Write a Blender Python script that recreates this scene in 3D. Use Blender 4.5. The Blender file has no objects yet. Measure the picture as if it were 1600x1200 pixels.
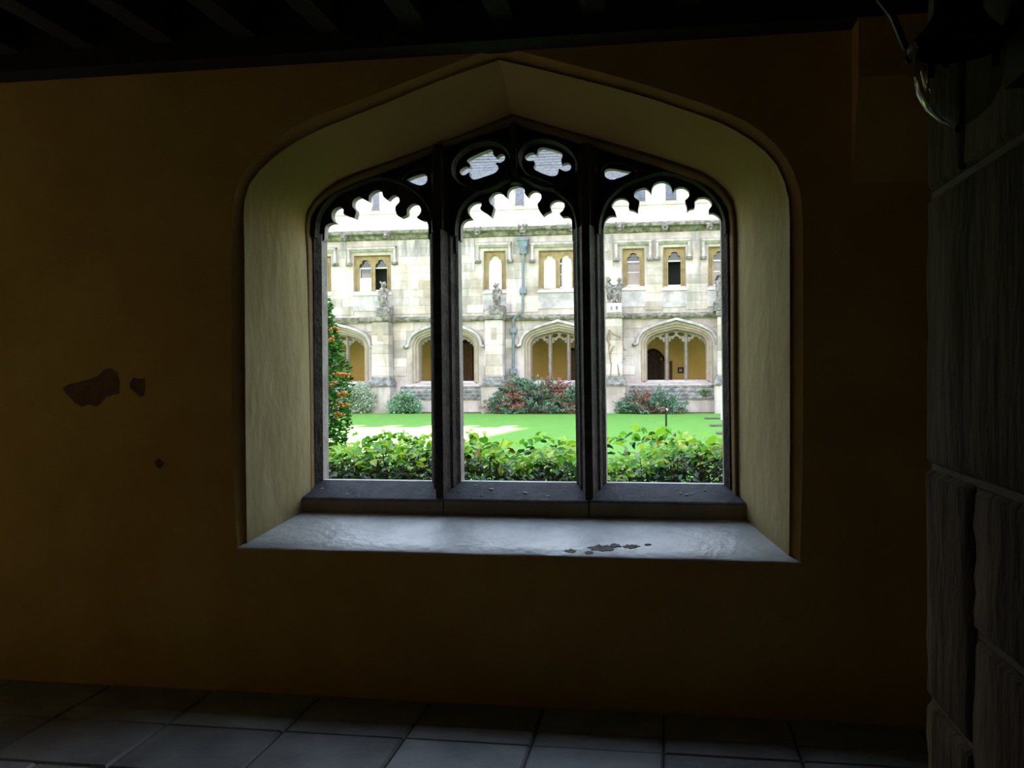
import bpy, bmesh, math, random
import numpy as np
from mathutils import Vector, Matrix
from mathutils.geometry import tessellate_polygon

# ------------------------------------------------------------------ camera, sky, sun, exposure
SC = bpy.context.scene
COL = SC.collection
FPX = 1460.0                       # focal length in pixels of the 1600x1200 frame
YAW, PITCH, ROLL = math.radians(9.3), math.atan(20/1460), 0.0065
CAM = np.array([0.75, -4.43, 1.58])
_fw = np.array([-math.sin(YAW)*math.cos(PITCH), math.cos(YAW)*math.cos(PITCH), -math.sin(PITCH)])
_r0 = np.array([math.cos(YAW), math.sin(YAW), 0.0]); _u0 = np.cross(_r0, _fw)
_rt = _r0*math.cos(ROLL) - _u0*math.sin(ROLL); _up = _u0*math.cos(ROLL) + _r0*math.sin(ROLL)
cam_data = bpy.data.cameras.new('camera'); cam = bpy.data.objects.new('camera', cam_data); COL.objects.link(cam)
cam.matrix_world = Matrix(((_rt[0], _up[0], -_fw[0], CAM[0]), (_rt[1], _up[1], -_fw[1], CAM[1]), (_rt[2], _up[2], -_fw[2], CAM[2]), (0, 0, 0, 1)))
cam_data.sensor_width = 36.0; cam_data.lens = FPX/1600*36; cam_data.clip_start = 0.02; cam_data.clip_end = 500
SC.camera = cam

world = bpy.data.worlds.new('sky'); SC.world = world; world.use_nodes = True
_n = world.node_tree.nodes; _l = world.node_tree.links; _n.clear()
_out = _n.new('ShaderNodeOutputWorld'); _bg = _n.new('ShaderNodeBackground'); _bg.inputs['Strength'].default_value = 1.0
_tc = _n.new('ShaderNodeTexCoord'); _sx = _n.new('ShaderNodeSeparateXYZ'); _rp = _n.new('ShaderNodeValToRGB')
_rp.color_ramp.elements[0].position = 0.0; _rp.color_ramp.elements[0].color = (0.98, 1.0, 1.0, 1)
_rp.color_ramp.elements[1].position = 1.0; _rp.color_ramp.elements[1].color = (0.66, 0.84, 1.12, 1)
_l.new(_tc.outputs['Generated'], _sx.inputs[0]); _l.new(_sx.outputs['Z'], _rp.inputs[0])
_l.new(_rp.outputs[0], _bg.inputs['Color']); _l.new(_bg.outputs[0], _out.inputs['Surface'])

SUN_TRAVEL = Vector((-0.133, -1.0, -0.911)).normalized()
sun_data = bpy.data.lights.new('sun', 'SUN'); sun_data.energy = 14.0; sun_data.angle = math.radians(0.6); sun_data.color = (1.0, 0.95, 0.86)
sun = bpy.data.objects.new('sun', sun_data); COL.objects.link(sun); sun.location = (8, 60, 60)
sun.rotation_euler = SUN_TRAVEL.to_track_quat('-Z', 'Y').to_euler()

SC.view_settings.view_transform = 'Standard'; SC.view_settings.look = 'None'
SC.view_settings.exposure = 2.1; SC.view_settings.gamma = 1.0; SC.view_settings.use_curve_mapping = False

R = random.Random(7)

# ------------------------------------------------------------------ pixel -> place
def ray(x, y): return _fw + _rt*(x-800)/FPX + _up*(600-y)/FPX
def at(x, y, Y):                    # the point of the plane Y = const seen at that pixel
    d = ray(x, y); return CAM + d*(Y-CAM[1])/d[1]
def ground(x, y, Z=0.0):
    d = ray(x, y); return CAM + d*(Z-CAM[2])/d[2]
def xz(x, y, Y):
    p = at(x, y, Y); return (p[0], p[2])

# ------------------------------------------------------------------ materials
def nd(nt, t, **kw):
    n = nt.nodes.new(t)
    for k, v in kw.items(): setattr(n, k, v)
    return n
def mat(name, c1, c2=None, scale=3.0, rough=0.8, bump=0.0, bscale=None, vary=0.0, metal=0.0, spec=0.25, stretch=(1, 1, 1), c3=None, detail=5.0, trans=0.0, island=False, lo=0.35, hi=0.65, streak=0.0):
    if name in ('far_limestone', 'far_ashlar', 'pale_parapet_stone', 'mossy_cornice_stone', 'weathered_hood_stone', 'grey_streaked_frieze', 'grey_stained_render', 'far_moulding_stone', 'lichen_grey_carving'):
        less_green = lambda c: None if c is None else (c[0]*1.03, c[1]*0.945, c[2]*1.0)      # green cut from the colour to offset light bounced off the lawn
        c1, c2, c3 = less_green(c1), less_green(c2), less_green(c3)
    m = bpy.data.materials.new(name); m.use_nodes = True; nt = m.node_tree; nt.nodes.clear()
    o = nd(nt, 'ShaderNodeOutputMaterial'); b = nd(nt, 'ShaderNodeBsdfPrincipled')
    b.inputs['Roughness'].default_value = rough; b.inputs['Metallic'].default_value = metal; b.inputs['Specular IOR Level'].default_value = spec
    nt.links.new(b.outputs[0], o.inputs['Surface'])
    tc = nd(nt, 'ShaderNodeTexCoord'); mp = nd(nt, 'ShaderNodeMapping'); mp.inputs['Scale'].default_value = stretch
    geo = nd(nt, 'ShaderNodeNewGeometry')
    nt.links.new(geo.outputs['Position'], mp.inputs[0])
    col = None
    if c2 is not None:
        no = nd(nt, 'ShaderNodeTexNoise'); no.inputs['Scale'].default_value = scale; no.inputs['Detail'].default_value = detail; no.inputs['Roughness'].default_value = 0.6
        nt.links.new(mp.outputs[0], no.inputs['Vector'])
        rp = nd(nt, 'ShaderNodeValToRGB'); e = rp.color_ramp.elements
        e[0].position = lo; e[0].color = (*c1, 1); e[1].position = hi; e[1].color = (*c2, 1)
        if c3 is not None:
            x = e.new((lo+hi)/2); x.color = (*c3, 1)
        nt.links.new(no.outputs[0], rp.inputs[0]); col = rp.outputs[0]
    else:
        rg = nd(nt, 'ShaderNodeRGB'); rg.outputs[0].default_value = (*c1, 1); col = rg.outputs[0]
    if streak:
        m2 = nd(nt, 'ShaderNodeMapping'); m2.inputs['Scale'].default_value = (3.2, 3.2, 0.45); nt.links.new(geo.outputs['Position'], m2.inputs[0])
        n2 = nd(nt, 'ShaderNodeTexNoise'); n2.inputs['Scale'].default_value = 1.6; n2.inputs['Detail'].default_value = 6; nt.links.new(m2.outputs[0], n2.inputs['Vector'])
        r2 = nd(nt, 'ShaderNodeValToRGB'); r2.color_ramp.elements[0].position = .48; r2.color_ramp.elements[0].color = (0, 0, 0, 1); r2.color_ramp.elements[1].position = .68; r2.color_ramp.elements[1].color = (streak, streak, streak, 1)
        nt.links.new(n2.outputs[0], r2.inputs[0]); mxc = nd(nt, 'ShaderNodeMix', data_type='RGBA'); nt.links.new(r2.outputs[0], mxc.inputs[0]); nt.links.new(col, mxc.inputs[6]); mxc.inputs[7].default_value = (0.24, 0.235, 0.225, 1); col = mxc.outputs[2]
    if vary:
        oi = nd(nt, 'ShaderNodeObjectInfo'); src = geo.outputs['Random Per Island'] if island else oi.outputs['Random']
        mr = nd(nt, 'ShaderNodeMapRange'); mr.inputs['To Min'].default_value = 1-vary; mr.inputs['To Max'].default_value = 1+vary
        nt.links.new(src, mr.inputs['Value'])
        vm = nd(nt, 'ShaderNodeVectorMath', operation='SCALE'); nt.links.new(col, vm.inputs[0]); nt.links.new(mr.outputs[0], vm.inputs['Scale']); col = vm.outputs[0]
    nt.links.new(col, b.inputs['Base Color'])
    if bump:
        bn = nd(nt, 'ShaderNodeTexNoise'); bn.inputs['Scale'].default_value = bscale or scale*6; bn.inputs['Detail'].default_value = 6
        nt.links.new(mp.outputs[0], bn.inputs['Vector'])
        bu = nd(nt, 'ShaderNodeBump'); bu.inputs['Strength'].default_value = bump; bu.inputs['Distance'].default_value = 0.02
        nt.links.new(bn.outputs[0], bu.inputs['Height']); nt.links.new(bu.outputs[0], b.inputs['Normal'])
    return m
def leaf_mat(name, ramp, trans=0.3, rough=0.4, island=True, spec=0.5):
    m = bpy.data.materials.new(name); m.use_nodes = True; nt = m.node_tree; nt.nodes.clear()
    o = nd(nt, 'ShaderNodeOutputMaterial'); b = nd(nt, 'ShaderNodeBsdfPrincipled'); t = nd(nt, 'ShaderNodeBsdfTranslucent'); mx = nd(nt, 'ShaderNodeMixShader')
    b.inputs['Roughness'].default_value = rough; b.inputs['Specular IOR Level'].default_value = spec; mx.inputs[0].default_value = trans
    src = nd(nt, 'ShaderNodeNewGeometry').outputs['Random Per Island'] if island else nd(nt, 'ShaderNodeObjectInfo').outputs['Random']
    rp = nd(nt, 'ShaderNodeValToRGB'); rp.color_ramp.interpolation = 'LINEAR'
    els = rp.color_ramp.elements
    els[0].position = ramp[0][0]; els[0].color = (*ramp[0][1], 1); els[1].position = ramp[-1][0]; els[1].color = (*ramp[-1][1], 1)
    for p, c in ramp[1:-1]:
        e = els.new(p); e.color = (*c, 1)
    nt.links.new(src, rp.inputs[0]); nt.links.new(rp.outputs[0], b.inputs['Base Color']); nt.links.new(rp.outputs[0], t.inputs['Color'])
    nt.links.new(b.outputs[0], mx.inputs[1]); nt.links.new(t.outputs[0], mx.inputs[2]); nt.links.new(mx.outputs[0], o.inputs['Surface'])
    return m

M = {}
M['ochre'] = mat('ochre_limewash', (0.57, 0.325, 0.068), (0.70, 0.42, 0.10), 1.6, 0.9, 0.25, 14, c3=(0.64, 0.37, 0.082))
M['reveal'] = mat('pale_limewash', (0.46, 0.365, 0.165), (0.66, 0.56, 0.31), 2.2, 0.85, 0.3, 16, c3=(0.55, 0.455, 0.225), stretch=(1, 1, 0.35))
M['mould'] = mat('ochre_moulding', (0.40, 0.235, 0.06), (0.50, 0.30, 0.08), 2.5, 0.9, 0.2)
M['roll'] = mat('dark_roll_moulding', (0.17, 0.105, 0.035), (0.25, 0.155, 0.05), 3, 0.9, 0.2)
M['soffit'] = mat('ochre_soffit', (0.40, 0.27, 0.085), (0.52, 0.36, 0.12), 2.0, 0.9, 0.25, 14)
M['ledge'] = mat('painted_ledge', (0.46, 0.50, 0.54), (0.72, 0.75, 0.76), 3.5, 0.38, 0.4, 22, c3=(0.60, 0.63, 0.65), spec=0.5)
M['bare'] = mat('bare_brown_plaster', (0.20, 0.095, 0.04), (0.27, 0.14, 0.06), 8, 0.95, 0.2)
M['chip'] = mat('bare_grey_stone', (0.12, 0.115, 0.11), (0.2, 0.19, 0.17), 20, 0.9, 0.3)
M['tracery'] = mat('dark_tracery_stone', (0.032, 0.027, 0.023), (0.08, 0.068, 0.058), 9, 0.88, 0.5, 40, c3=(0.05, 0.042, 0.036), spec=0.2)  # dark base colour of the tracery; side faces take the lighter copy
M['litface'] = mat('lit_face_tracery_stone', (0.24, 0.21, 0.20), (0.38, 0.34, 0.32), 9, 0.85, 0.4, 40)  # lighter copy of the tracery stone: daylight painted on side faces
M['sill'] = mat('blue_grey_sill_stone', (0.04, 0.043, 0.054), (0.075, 0.079, 0.092), 12, 0.75, 0.25, 60, spec=0.22)
M['sillface'] = mat('brown_sill_stone', (0.23, 0.16, 0.09), (0.3, 0.22, 0.13), 6, 0.9, 0.2)
M['lit_edge'] = mat('painted_lit_sill_edge', (0.42, 0.42, 0.43), (0.52, 0.52, 0.52), 12, 0.8)  # pale colour paints daylight on the outer edge of the sill
M['lichen'] = mat('pale_lichen', (0.5, 0.5, 0.45), None, rough=0.9)
M['flag'] = mat('worn_flagstone', (0.22, 0.235, 0.25), (0.36, 0.37, 0.385), 4, 0.42, 0.18, 18, vary=0.22, spec=0.5)
M['mortar'] = mat('dark_mortar', (0.05, 0.048, 0.045), (0.08, 0.075, 0.07), 20, 0.95)
M['timber'] = mat('dark_oak', (0.018, 0.014, 0.010), (0.034, 0.026, 0.018), 6, 0.8, 0.4, 30, stretch=(6, 0.6, 6))
M['pier'] = mat('dark_pier_stone', (0.052, 0.034, 0.019), (0.115, 0.078, 0.044), 7, 0.9, 0.8, 22, stretch=(1, 1, 0.3), vary=0.15, spec=0.12)  # even dark base colour of the pier stones
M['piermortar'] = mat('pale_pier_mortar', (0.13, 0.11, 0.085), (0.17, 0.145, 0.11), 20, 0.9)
M['darkplaster'] = mat('dark_passage_plaster', (0.16, 0.12, 0.07), (0.22, 0.17, 0.1), 2, 0.9)
M['iron'] = mat('black_iron', (0.012, 0.012, 0.013), None, rough=0.45, metal=0.6)
M['glassbulb'] = None
M['far'] = mat('far_limestone', (0.29, 0.265, 0.225), (0.50, 0.475, 0.435), 0.9, 0.9, 0.4, 8, c3=(0.41, 0.38, 0.335), streak=.6)
M['ashlar'] = mat('far_ashlar', (0.32, 0.28, 0.215), (0.58, 0.555, 0.52), 0.9, 0.9, 0.3, 10, c3=(0.44, 0.405, 0.345), vary=0.25, streak=.7)
M['parapet'] = mat('pale_parapet_stone', (0.42, 0.405, 0.375), (0.56, 0.55, 0.52), 1.4, 0.9, 0.3, 10, vary=0.06)
M['moss'] = mat('mossy_cornice_stone', (0.07, 0.075, 0.045), (0.26, 0.26, 0.215), 5, 0.95, 0.5, 20, c3=(0.15, 0.155, 0.115))
M['weather'] = mat('grey_weathering_stone', (0.085, 0.085, 0.08), (0.25, 0.24, 0.22), 6, 0.95, 0.6, 16, c3=(0.15, 0.148, 0.138))
M['hood'] = mat('weathered_hood_stone', (0.27, 0.265, 0.24), (0.50, 0.49, 0.46), 4, 0.9, 0.4, 14, streak=.5)
M['frieze'] = mat('grey_streaked_frieze', (0.21, 0.205, 0.195), (0.46, 0.45, 0.42), 2.2, 0.9, 0.3, 10, c3=(0.30, 0.295, 0.28), vary=0.15, stretch=(2.5, 2.5, 0.5))
M['apron'] = mat('grey_stained_render', (0.27, 0.27, 0.262), (0.48, 0.475, 0.46), 2.5, 0.95, 0.3, 12)
M['honey'] = mat('honey_window_stone', (0.22, 0.155, 0.075), (0.32, 0.245, 0.135), 4, 0.9, 0.3, 15)
M['farmould'] = mat('far_moulding_stone', (0.27, 0.24, 0.175), (0.36, 0.325, 0.255), 3, 0.9, 0.3, 15)
M['farmull'] = mat('far_mullion_stone', (0.17, 0.145, 0.12), (0.25, 0.22, 0.19), 4, 0.9, 0.3)
M['farochre'] = mat('far_ochre_wall', (0.74, 0.50, 0.14), (0.82, 0.58, 0.19), 1.2, 0.9)
M['farfloor'] = mat('far_walk_flags', (0.42, 0.40, 0.36), (0.5, 0.48, 0.43), 2, 0.8)
M['slate'] = mat('grey_roof_slate', (0.075, 0.08, 0.088), (0.135, 0.14, 0.15), 9, 0.8, 0.2, 20, detail=8, vary=0.3, island=True)
M['statue'] = mat('lichen_grey_carving', (0.07, 0.07, 0.063), (0.30, 0.29, 0.265), 7, 0.95, 0.5, 25, c3=(0.16, 0.157, 0.142))
M['orangestone'] = mat('orange_lichen_stone', (0.40, 0.27, 0.13), (0.50, 0.40, 0.27), 4, 0.95)
M['lead'] = mat('blue_grey_lead', (0.11, 0.14, 0.165), (0.18, 0.215, 0.24), 5, 0.6, metal=0.1)
M['white'] = mat('white_paint', (0.82, 0.82, 0.8), None, rough=0.5)
M['blind'] = mat('white_blind', (0.9, 0.9, 0.88), None, rough=0.8)
M['pane'] = mat('dark_window_glass', (0.05, 0.055, 0.065), None, rough=0.04, spec=1.0)
M['roomdark'] = mat('dark_room', (0.03, 0.03, 0.03), None, rough=0.9)
M['lawn'] = mat('mown_lawn', (0.085, 0.213, 0.034), (0.13, 0.285, 0.06), 9, 0.9, 0.6, 60, c3=(0.104, 0.245, 0.046), spec=0.1, stretch=(0.25, 1.2, 1))
M['soil'] = mat('bed_soil', (0.07, 0.05, 0.035), (0.12, 0.09, 0.06), 10, 0.95, 0.6)
M['stem'] = mat('hedge_stem', (0.055, 0.035, 0.022), (0.11, 0.075, 0.05), 20, 0.85)
M['vine'] = mat('bare_vine_wood', (0.16, 0.12, 0.09), (0.26, 0.2, 0.15), 8, 0.9)
M['berry'] = mat('orange_berry', (0.55, 0.17, 0.012), (0.62, 0.25, 0.02), 30, 0.35, spec=0.5)
M['slab'] = mat('dark_lawn_slab', (0.05, 0.055, 0.04), (0.11, 0.11, 0.09), 6, 0.9)
M['door'] = mat('dark_door_boards', (0.035, 0.022, 0.016), (0.06, 0.04, 0.028), 6, 0.8, vary=0.3)
M['brownwood'] = mat('brown_timber_screen', (0.12, 0.07, 0.035), (0.17, 0.1, 0.05), 6, 0.8)
M['paper'] = mat('pale_print', (0.7, 0.7, 0.66), (0.25, 0.25, 0.24), 18, 0.8)
HEDGE = [(0.0, (0.008, 0.028, 0.008)), (0.35, (0.014, 0.06, 0.012)), (0.65, (0.03, 0.12, 0.016)), (0.82, (0.07, 0.2, 0.02)), (0.9, (0.14, 0.2, 0.03)), (0.95, (0.10, 0.06, 0.02)), (1.0, (0.16, 0.04, 0.018))]  # lower leaves: shade of the hedge interior put into a darker ramp
LIT_TOP = [(0.0, (0.05, 0.21, 0.012)), (0.3, (0.13, 0.40, 0.018)), (0.65, (0.28, 0.58, 0.03)), (0.9, (0.48, 0.64, 0.06)), (0.985, (0.5, 0.5, 0.08)), (1.0, (0.34, 0.10, 0.04))]  # new growth's yellow-green, with sunlit brightness painted into the top leaves
M['leafobj'] = leaf_mat('hedge_leaf', LIT_TOP, 0.4, 0.4, island=False, spec=0.35)
M['lowleafobj'] = leaf_mat('dark_hedge_leaf', HEDGE, 0.2, 0.3, island=False, spec=0.4)
M['leaf'] = leaf_mat('hedge_leaves', HEDGE, 0.2, 0.3, spec=0.4)
M['litleaf'] = leaf_mat('lit_top_hedge_leaves', LIT_TOP, 0.4, 0.4, spec=0.35)
M['fireleaf'] = leaf_mat('firethorn_leaves', [(0, (0.010, 0.05, 0.010)), (0.5, (0.03, 0.14, 0.015)), (1, (0.10, 0.32, 0.03))], 0.25, 0.3)
M['varleaf'] = leaf_mat('variegated_leaves', [(0, (0.14, 0.22, 0.13)), (0.5, (0.34, 0.43, 0.30)), (1, (0.55, 0.6, 0.47))], 0.2, 0.5)
M['rueleaf'] = leaf_mat('grey_green_leaves', [(0, (0.10, 0.22, 0.12)), (0.5, (0.2, 0.36, 0.22)), (1, (0.34, 0.5, 0.32))], 0.2, 0.5)
M['cotleaf'] = leaf_mat('cotoneaster_leaves', [(0, (0.045, 0.11, 0.065)), (0.5, (0.10, 0.20, 0.13)), (1, (0.20, 0.29, 0.2))], 0.15, 0.6)
M['cotred'] = leaf_mat('cotoneaster_red_twigs', [(0, (0.15, 0.055, 0.045)), (0.5, (0.24, 0.10, 0.075)), (1, (0.27, 0.17, 0.11))], 0.1, 0.6)
M['tuft'] = leaf_mat('moss_tuft_leaves', [(0, (0.06, 0.16, 0.03)), (1, (0.16, 0.34, 0.06))], 0.2, 0.6)

def glass_mat():
    m = bpy.data.materials.new('lantern_glass'); m.use_nodes = True; nt = m.node_tree; nt.nodes.clear()
    o = nd(nt, 'ShaderNodeOutputMaterial'); g = nd(nt, 'ShaderNodeBsdfGlossy'); t = nd(nt, 'ShaderNodeBsdfTransparent'); mx = nd(nt, 'ShaderNodeMixShader')
    lw = nd(nt, 'ShaderNodeLayerWeight'); lw.inputs['Blend'].default_value = 0.5; pw = nd(nt, 'ShaderNodeMath', operation='POWER'); pw.inputs[1].default_value = 4.0
    ml = nd(nt, 'ShaderNodeMath', operation='MULTIPLY_ADD'); ml.inputs[1].default_value = 0.6; ml.inputs[2].default_value = 0.06
    g.inputs['Roughness'].default_value = 0.02; t.inputs['Color'].default_value = (0.74, 0.76, 0.55, 1)
    nt.links.new(lw.outputs['Facing'], pw.inputs[0]); nt.links.new(pw.outputs[0], ml.inputs[0]); nt.links.new(ml.outputs[0], mx.inputs[0])
    nt.links.new(t.outputs[0], mx.inputs[1]); nt.links.new(g.outputs[0], mx.inputs[2]); nt.links.new(mx.outputs[0], o.inputs['Surface'])
    return m
M['glassbulb'] = glass_mat()
def reveal_mat():                       # pale wash on the jambs, blending to darker ochre on the arch above
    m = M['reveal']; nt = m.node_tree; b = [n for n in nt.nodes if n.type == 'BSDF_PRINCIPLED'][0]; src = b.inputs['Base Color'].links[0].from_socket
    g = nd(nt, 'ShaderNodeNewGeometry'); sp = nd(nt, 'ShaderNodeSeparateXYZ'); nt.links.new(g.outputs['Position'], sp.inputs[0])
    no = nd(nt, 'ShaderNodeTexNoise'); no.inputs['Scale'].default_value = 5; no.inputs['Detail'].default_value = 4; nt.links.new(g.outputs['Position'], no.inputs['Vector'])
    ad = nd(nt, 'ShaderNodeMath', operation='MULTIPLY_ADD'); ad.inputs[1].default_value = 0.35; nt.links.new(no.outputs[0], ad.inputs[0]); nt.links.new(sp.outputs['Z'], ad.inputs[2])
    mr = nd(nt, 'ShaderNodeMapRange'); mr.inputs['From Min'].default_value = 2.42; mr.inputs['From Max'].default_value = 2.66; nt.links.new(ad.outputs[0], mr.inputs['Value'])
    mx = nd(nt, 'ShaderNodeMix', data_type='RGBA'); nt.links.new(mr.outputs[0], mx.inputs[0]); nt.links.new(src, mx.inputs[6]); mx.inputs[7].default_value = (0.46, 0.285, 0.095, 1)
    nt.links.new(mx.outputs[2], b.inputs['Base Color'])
reveal_mat()

# ------------------------------------------------------------------ mesh helpers
class MB:
    def __init__(s): s.v = []; s.f = []
    def add(s, vs, fs):
        o = len(s.v); s.v.extend([tuple(float(c) for c in p) for p in vs]); s.f.extend([tuple(i+o for i in f) for f in fs]); return s
    def box(s, x0, x1, y0, y1, z0, z1):
        return s.add([(x0, y0, z0), (x1, y0, z0), (x1, y1, z0), (x0, y1, z0), (x0, y0, z1), (x1, y0, z1), (x1, y1, z1), (x0, y1, z1)],
                     [(0, 3, 2, 1), (4, 5, 6, 7), (0, 1, 5, 4), (1, 2, 6, 5), (2, 3, 7, 6), (3, 0, 4, 7)])
    def cbox(s, x0, x1, y0, y1, z0, z1, b=0.01):      # box with its edges towards -Y chamfered
        s.add([(x0, y0+b, z0), (x1, y0+b, z0), (x1, y0+b, z1), (x0, y0+b, z1), (x0+b, y0, z0+b), (x1-b, y0, z0+b), (x1-b, y0, z1-b), (x0+b, y0, z1-b),
               (x0, y1, z0), (x1, y1, z0), (x1, y1, z1), (x0, y1, z1)],
              [(4, 5, 6, 7), (0, 1, 5, 4), (1, 2, 6, 5), (2, 3, 7, 6), (3, 0, 4, 7), (8, 9, 1, 0), (9, 10, 2, 1), (10, 11, 3, 2), (11, 8, 0, 3), (11, 10, 9, 8)])
        return s
    def prism(s, poly, y0, y1, holes=(), cap0=True, cap1=True):     # polygon in XZ pushed through Y
        loops = [list(poly)] + [list(h) for h in holes]
        flat = [p for lp in loops for p in lp]; n = len(flat)
        tris = tessellate_polygon([[Vector((p[0], p[1], 0)) for p in lp] for lp in loops])
        vs = [(p[0], y0, p[1]) for p in flat] + [(p[0], y1, p[1]) for p in flat]; fs = []
        if cap0: fs += [tuple(t) for t in tris]
        if cap1: fs += [tuple(i+n for i in reversed(t)) for t in tris]
        o = 0
        for lp in loops:
            k = len(lp)
            for i in range(k):
                a, b = o+i, o+(i+1) % k; fs.append((a, b, b+n, a+n))
            o += k
        return s.add(vs, fs)
    def sheet(s, poly, y, holes=()):
        loops = [list(poly)] + [list(h) for h in holes]; flat = [p for lp in loops for p in lp]
        return s.add([(p[0], y, p[1]) for p in flat], [tuple(t) for t in tessellate_polygon([[Vector((p[0], p[1], 0)) for p in lp] for lp in loops])])
    def loft(s, rings, closed=False):
        n = len(rings[0]); vs = [p for r in rings for p in r]; fs = []
        for k in range(len(rings)-1):
            for i in range(n if closed else n-1):
                j = (i+1) % n; fs.append((k*n+i, k*n+j, (k+1)*n+j, (k+1)*n+i))
        return s.add(vs, fs)
    def tube(s, pts, r, n=6, r1=None):
        pts = [Vector(p) for p in pts]; rings = []
        for i, p in enumerate(pts):
            t = (pts[min(i+1, len(pts)-1)] - pts[max(i-1, 0)]).normalized()
            a = t.cross(Vector((0, 0, 1)));  a = a if a.length > 1e-3 else t.cross(Vector((1, 0, 0))); a.normalize(); b = t.cross(a)
            rr = r if r1 is None else r + (r1-r)*i/max(1, len(pts)-1)
            rings.append([p + (a*math.cos(2*math.pi*k/n) + b*math.sin(2*math.pi*k/n))*rr for k in range(n)])
        s.loft(rings, True); o = len(s.v) - n*len(pts)
        s.f.append(tuple(o+k for k in reversed(range(n)))); s.f.append(tuple(o+n*(len(pts)-1)+k for k in range(n)))
        return s
    def lathe(s, prof, c, n=24):        # prof: (r, z) pairs
        rings = [[(c[0]+r*math.cos(2*math.pi*k/n), c[1]+r*math.sin(2*math.pi*k/n), c[2]+z) for k in range(n)] for r, z in prof]
        return s.loft(rings, True)
    def ball(s, c, r, n=10, m=7):
        if not hasattr(r, '__len__'): r = (r, r, r)
        rings = [[(c[0]+r[0]*math.sin(math.pi*j/m)*math.cos(2*math.pi*k/n), c[1]+r[1]*math.sin(math.pi*j/m)*math.sin(2*math.pi*k/n), c[2]+r[2]*math.cos(math.pi*j/m)) for k in range(n)] for j in range(m+1)]
        return s.loft(rings, True)
    def rib(s, pts, wb, yb, wf, yf):    # bar along a path in XZ: width wb at depth yb narrowing to wf at depth yf
        P = [np.array(p, float) for p in pts]; rings = []
        for i, p in enumerate(P):
            t = P[min(i+1, len(P)-1)] - P[max(i-1, 0)]; t = t/(np.linalg.norm(t)+1e-9); n = np.array([-t[1], t[0]])
            sec = [(-wb/2, yb), (-wb*0.36, yb+(yf-yb)*.35), (-wf/2, yb+(yf-yb)*.6), (-wf/2, yf), (wf/2, yf), (wf/2, yb+(yf-yb)*.6), (wb*0.36, yb+(yf-yb)*.35), (wb/2, yb)]
            rings.append([(p[0]+n[0]*w, y, p[1]+n[1]*w) for w, y in sec])
        s.loft(rings, True); o = len(s.v)-8*len(P)
        s.f.append(tuple(o+k for k in range(8))); s.f.append(tuple(o+8*(len(P)-1)+k for k in reversed(range(8))))
        return s
    def build(s, name, m, parent=None, smooth=None, fix=True):
        me = bpy.data.meshes.new(name); me.from_pydata(s.v, [], s.f); me.update()
        if fix:
            bm = bmesh.new(); bm.from_mesh(me); bmesh.ops.remove_doubles(bm, verts=bm.verts, dist=1e-5); bmesh.ops.recalc_face_normals(bm, faces=bm.faces); bm.to_mesh(me); bm.free()
        if smooth is not None:
            me.polygons.foreach_set('use_smooth', [True]*len(me.polygons)); me.set_sharp_from_angle(angle=math.radians(smooth))
        me.materials.append(m); return link(name, me, parent)
def link(name, me, parent=None):
    o = bpy.data.objects.new(name, me); COL.objects.link(o)
    if parent is not None:
        o.parent = parent
        o.matrix_parent_inverse = Matrix.Translation(parent.location).inverted()
    return o
def tag(o, label=None, cat=None, group=None, kind=None):
    if label: o['label'] = label
    if cat: o['category'] = cat
    if group: o['group'] = group
    if kind: o['kind'] = kind
    return o
def thing(name, label, cat, loc=(0, 0, 0), group=None, kind=None):
    o = bpy.data.objects.new(name, None); COL.objects.link(o); o.location = [float(c) for c in loc]; o.empty_display_size = 0.1
    return tag(o, label, cat, group, kind)

def smooth_path(pts, k=4):              # Catmull-Rom; a third element marks a corner
    segs = []; cur = [pts[0]]
    for p in pts[1:]:
        cur.append(p)
        if len(p) > 2: segs.append(cur); cur = [p]
    if len(cur) > 1: segs.append(cur)
    out = [tuple(pts[0][:2])]
    for sg in segs:
        q = [np.array(p[:2], float) for p in sg]; q = [2*q[0]-q[1]] + q + [2*q[-1]-q[-2]]
        for i in range(1, len(q)-2):
            for j in range(1, k+1):
                t = j/k; a, b, c, d = q[i-1], q[i], q[i+1], q[i+2]
                out.append(tuple(0.5*((2*b)+(c-a)*t+(2*a-5*b+4*c-d)*t*t+(-a+3*b-3*c+d)*t**3)))
    return out
def resample(pts, n):
    P = np.array(pts, float); d = np.r_[0, np.cumsum(np.linalg.norm(np.diff(P, axis=0), axis=1))]; t = np.linspace(0, d[-1], n)
    return [(np.interp(u, d, P[:, 0]), np.interp(u, d, P[:, 1])) for u in t]

# ================================================================== THE WINDOW WALL
FLOOR, CEIL = -0.035, 3.11
BAY = 4.43
C0 = [(371, 857), (363, 700), (361, 400), (363, 330), (368, 300), (377, 275), (392, 254), (417, 229), (450, 204), (494, 181), (540, 165), (620, 133.5), (700, 102), (779, 72.5, 1), (838, 87), (898, 102), (1000, 130), (1090, 159), (1132, 175), (1173, 194), (1207, 221), (1232, 252), (1246, 285), (1252.5, 317), (1254.6, 400), (1254, 700), (1250, 870)]
C1 = [(386, 857), (384, 700), (382, 400), (381, 330), (386, 296), (400, 273), (423, 250), (457, 225), (492, 206), (540, 186), (620, 154), (700, 121), (780, 93.7, 1), (838, 107), (898, 121.7), (1000, 149), (1090, 179), (1132, 195), (1167, 215), (1194, 235), (1215, 260), (1226, 285), (1233, 317), (1234, 400), (1234, 700), (1233, 866)]
C2 = [(488, 800), (486, 600), (481, 400), (478, 350), (481, 330), (490, 315), (507, 298), (540, 277), (620, 248), (700, 219), (800, 178, 1), (900, 207.5), (1000, 236), (1090, 266), (1111, 277), (1132, 294), (1146, 315), (1150, 345), (1151, 400), (1152, 600), (1154, 800)]
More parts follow.
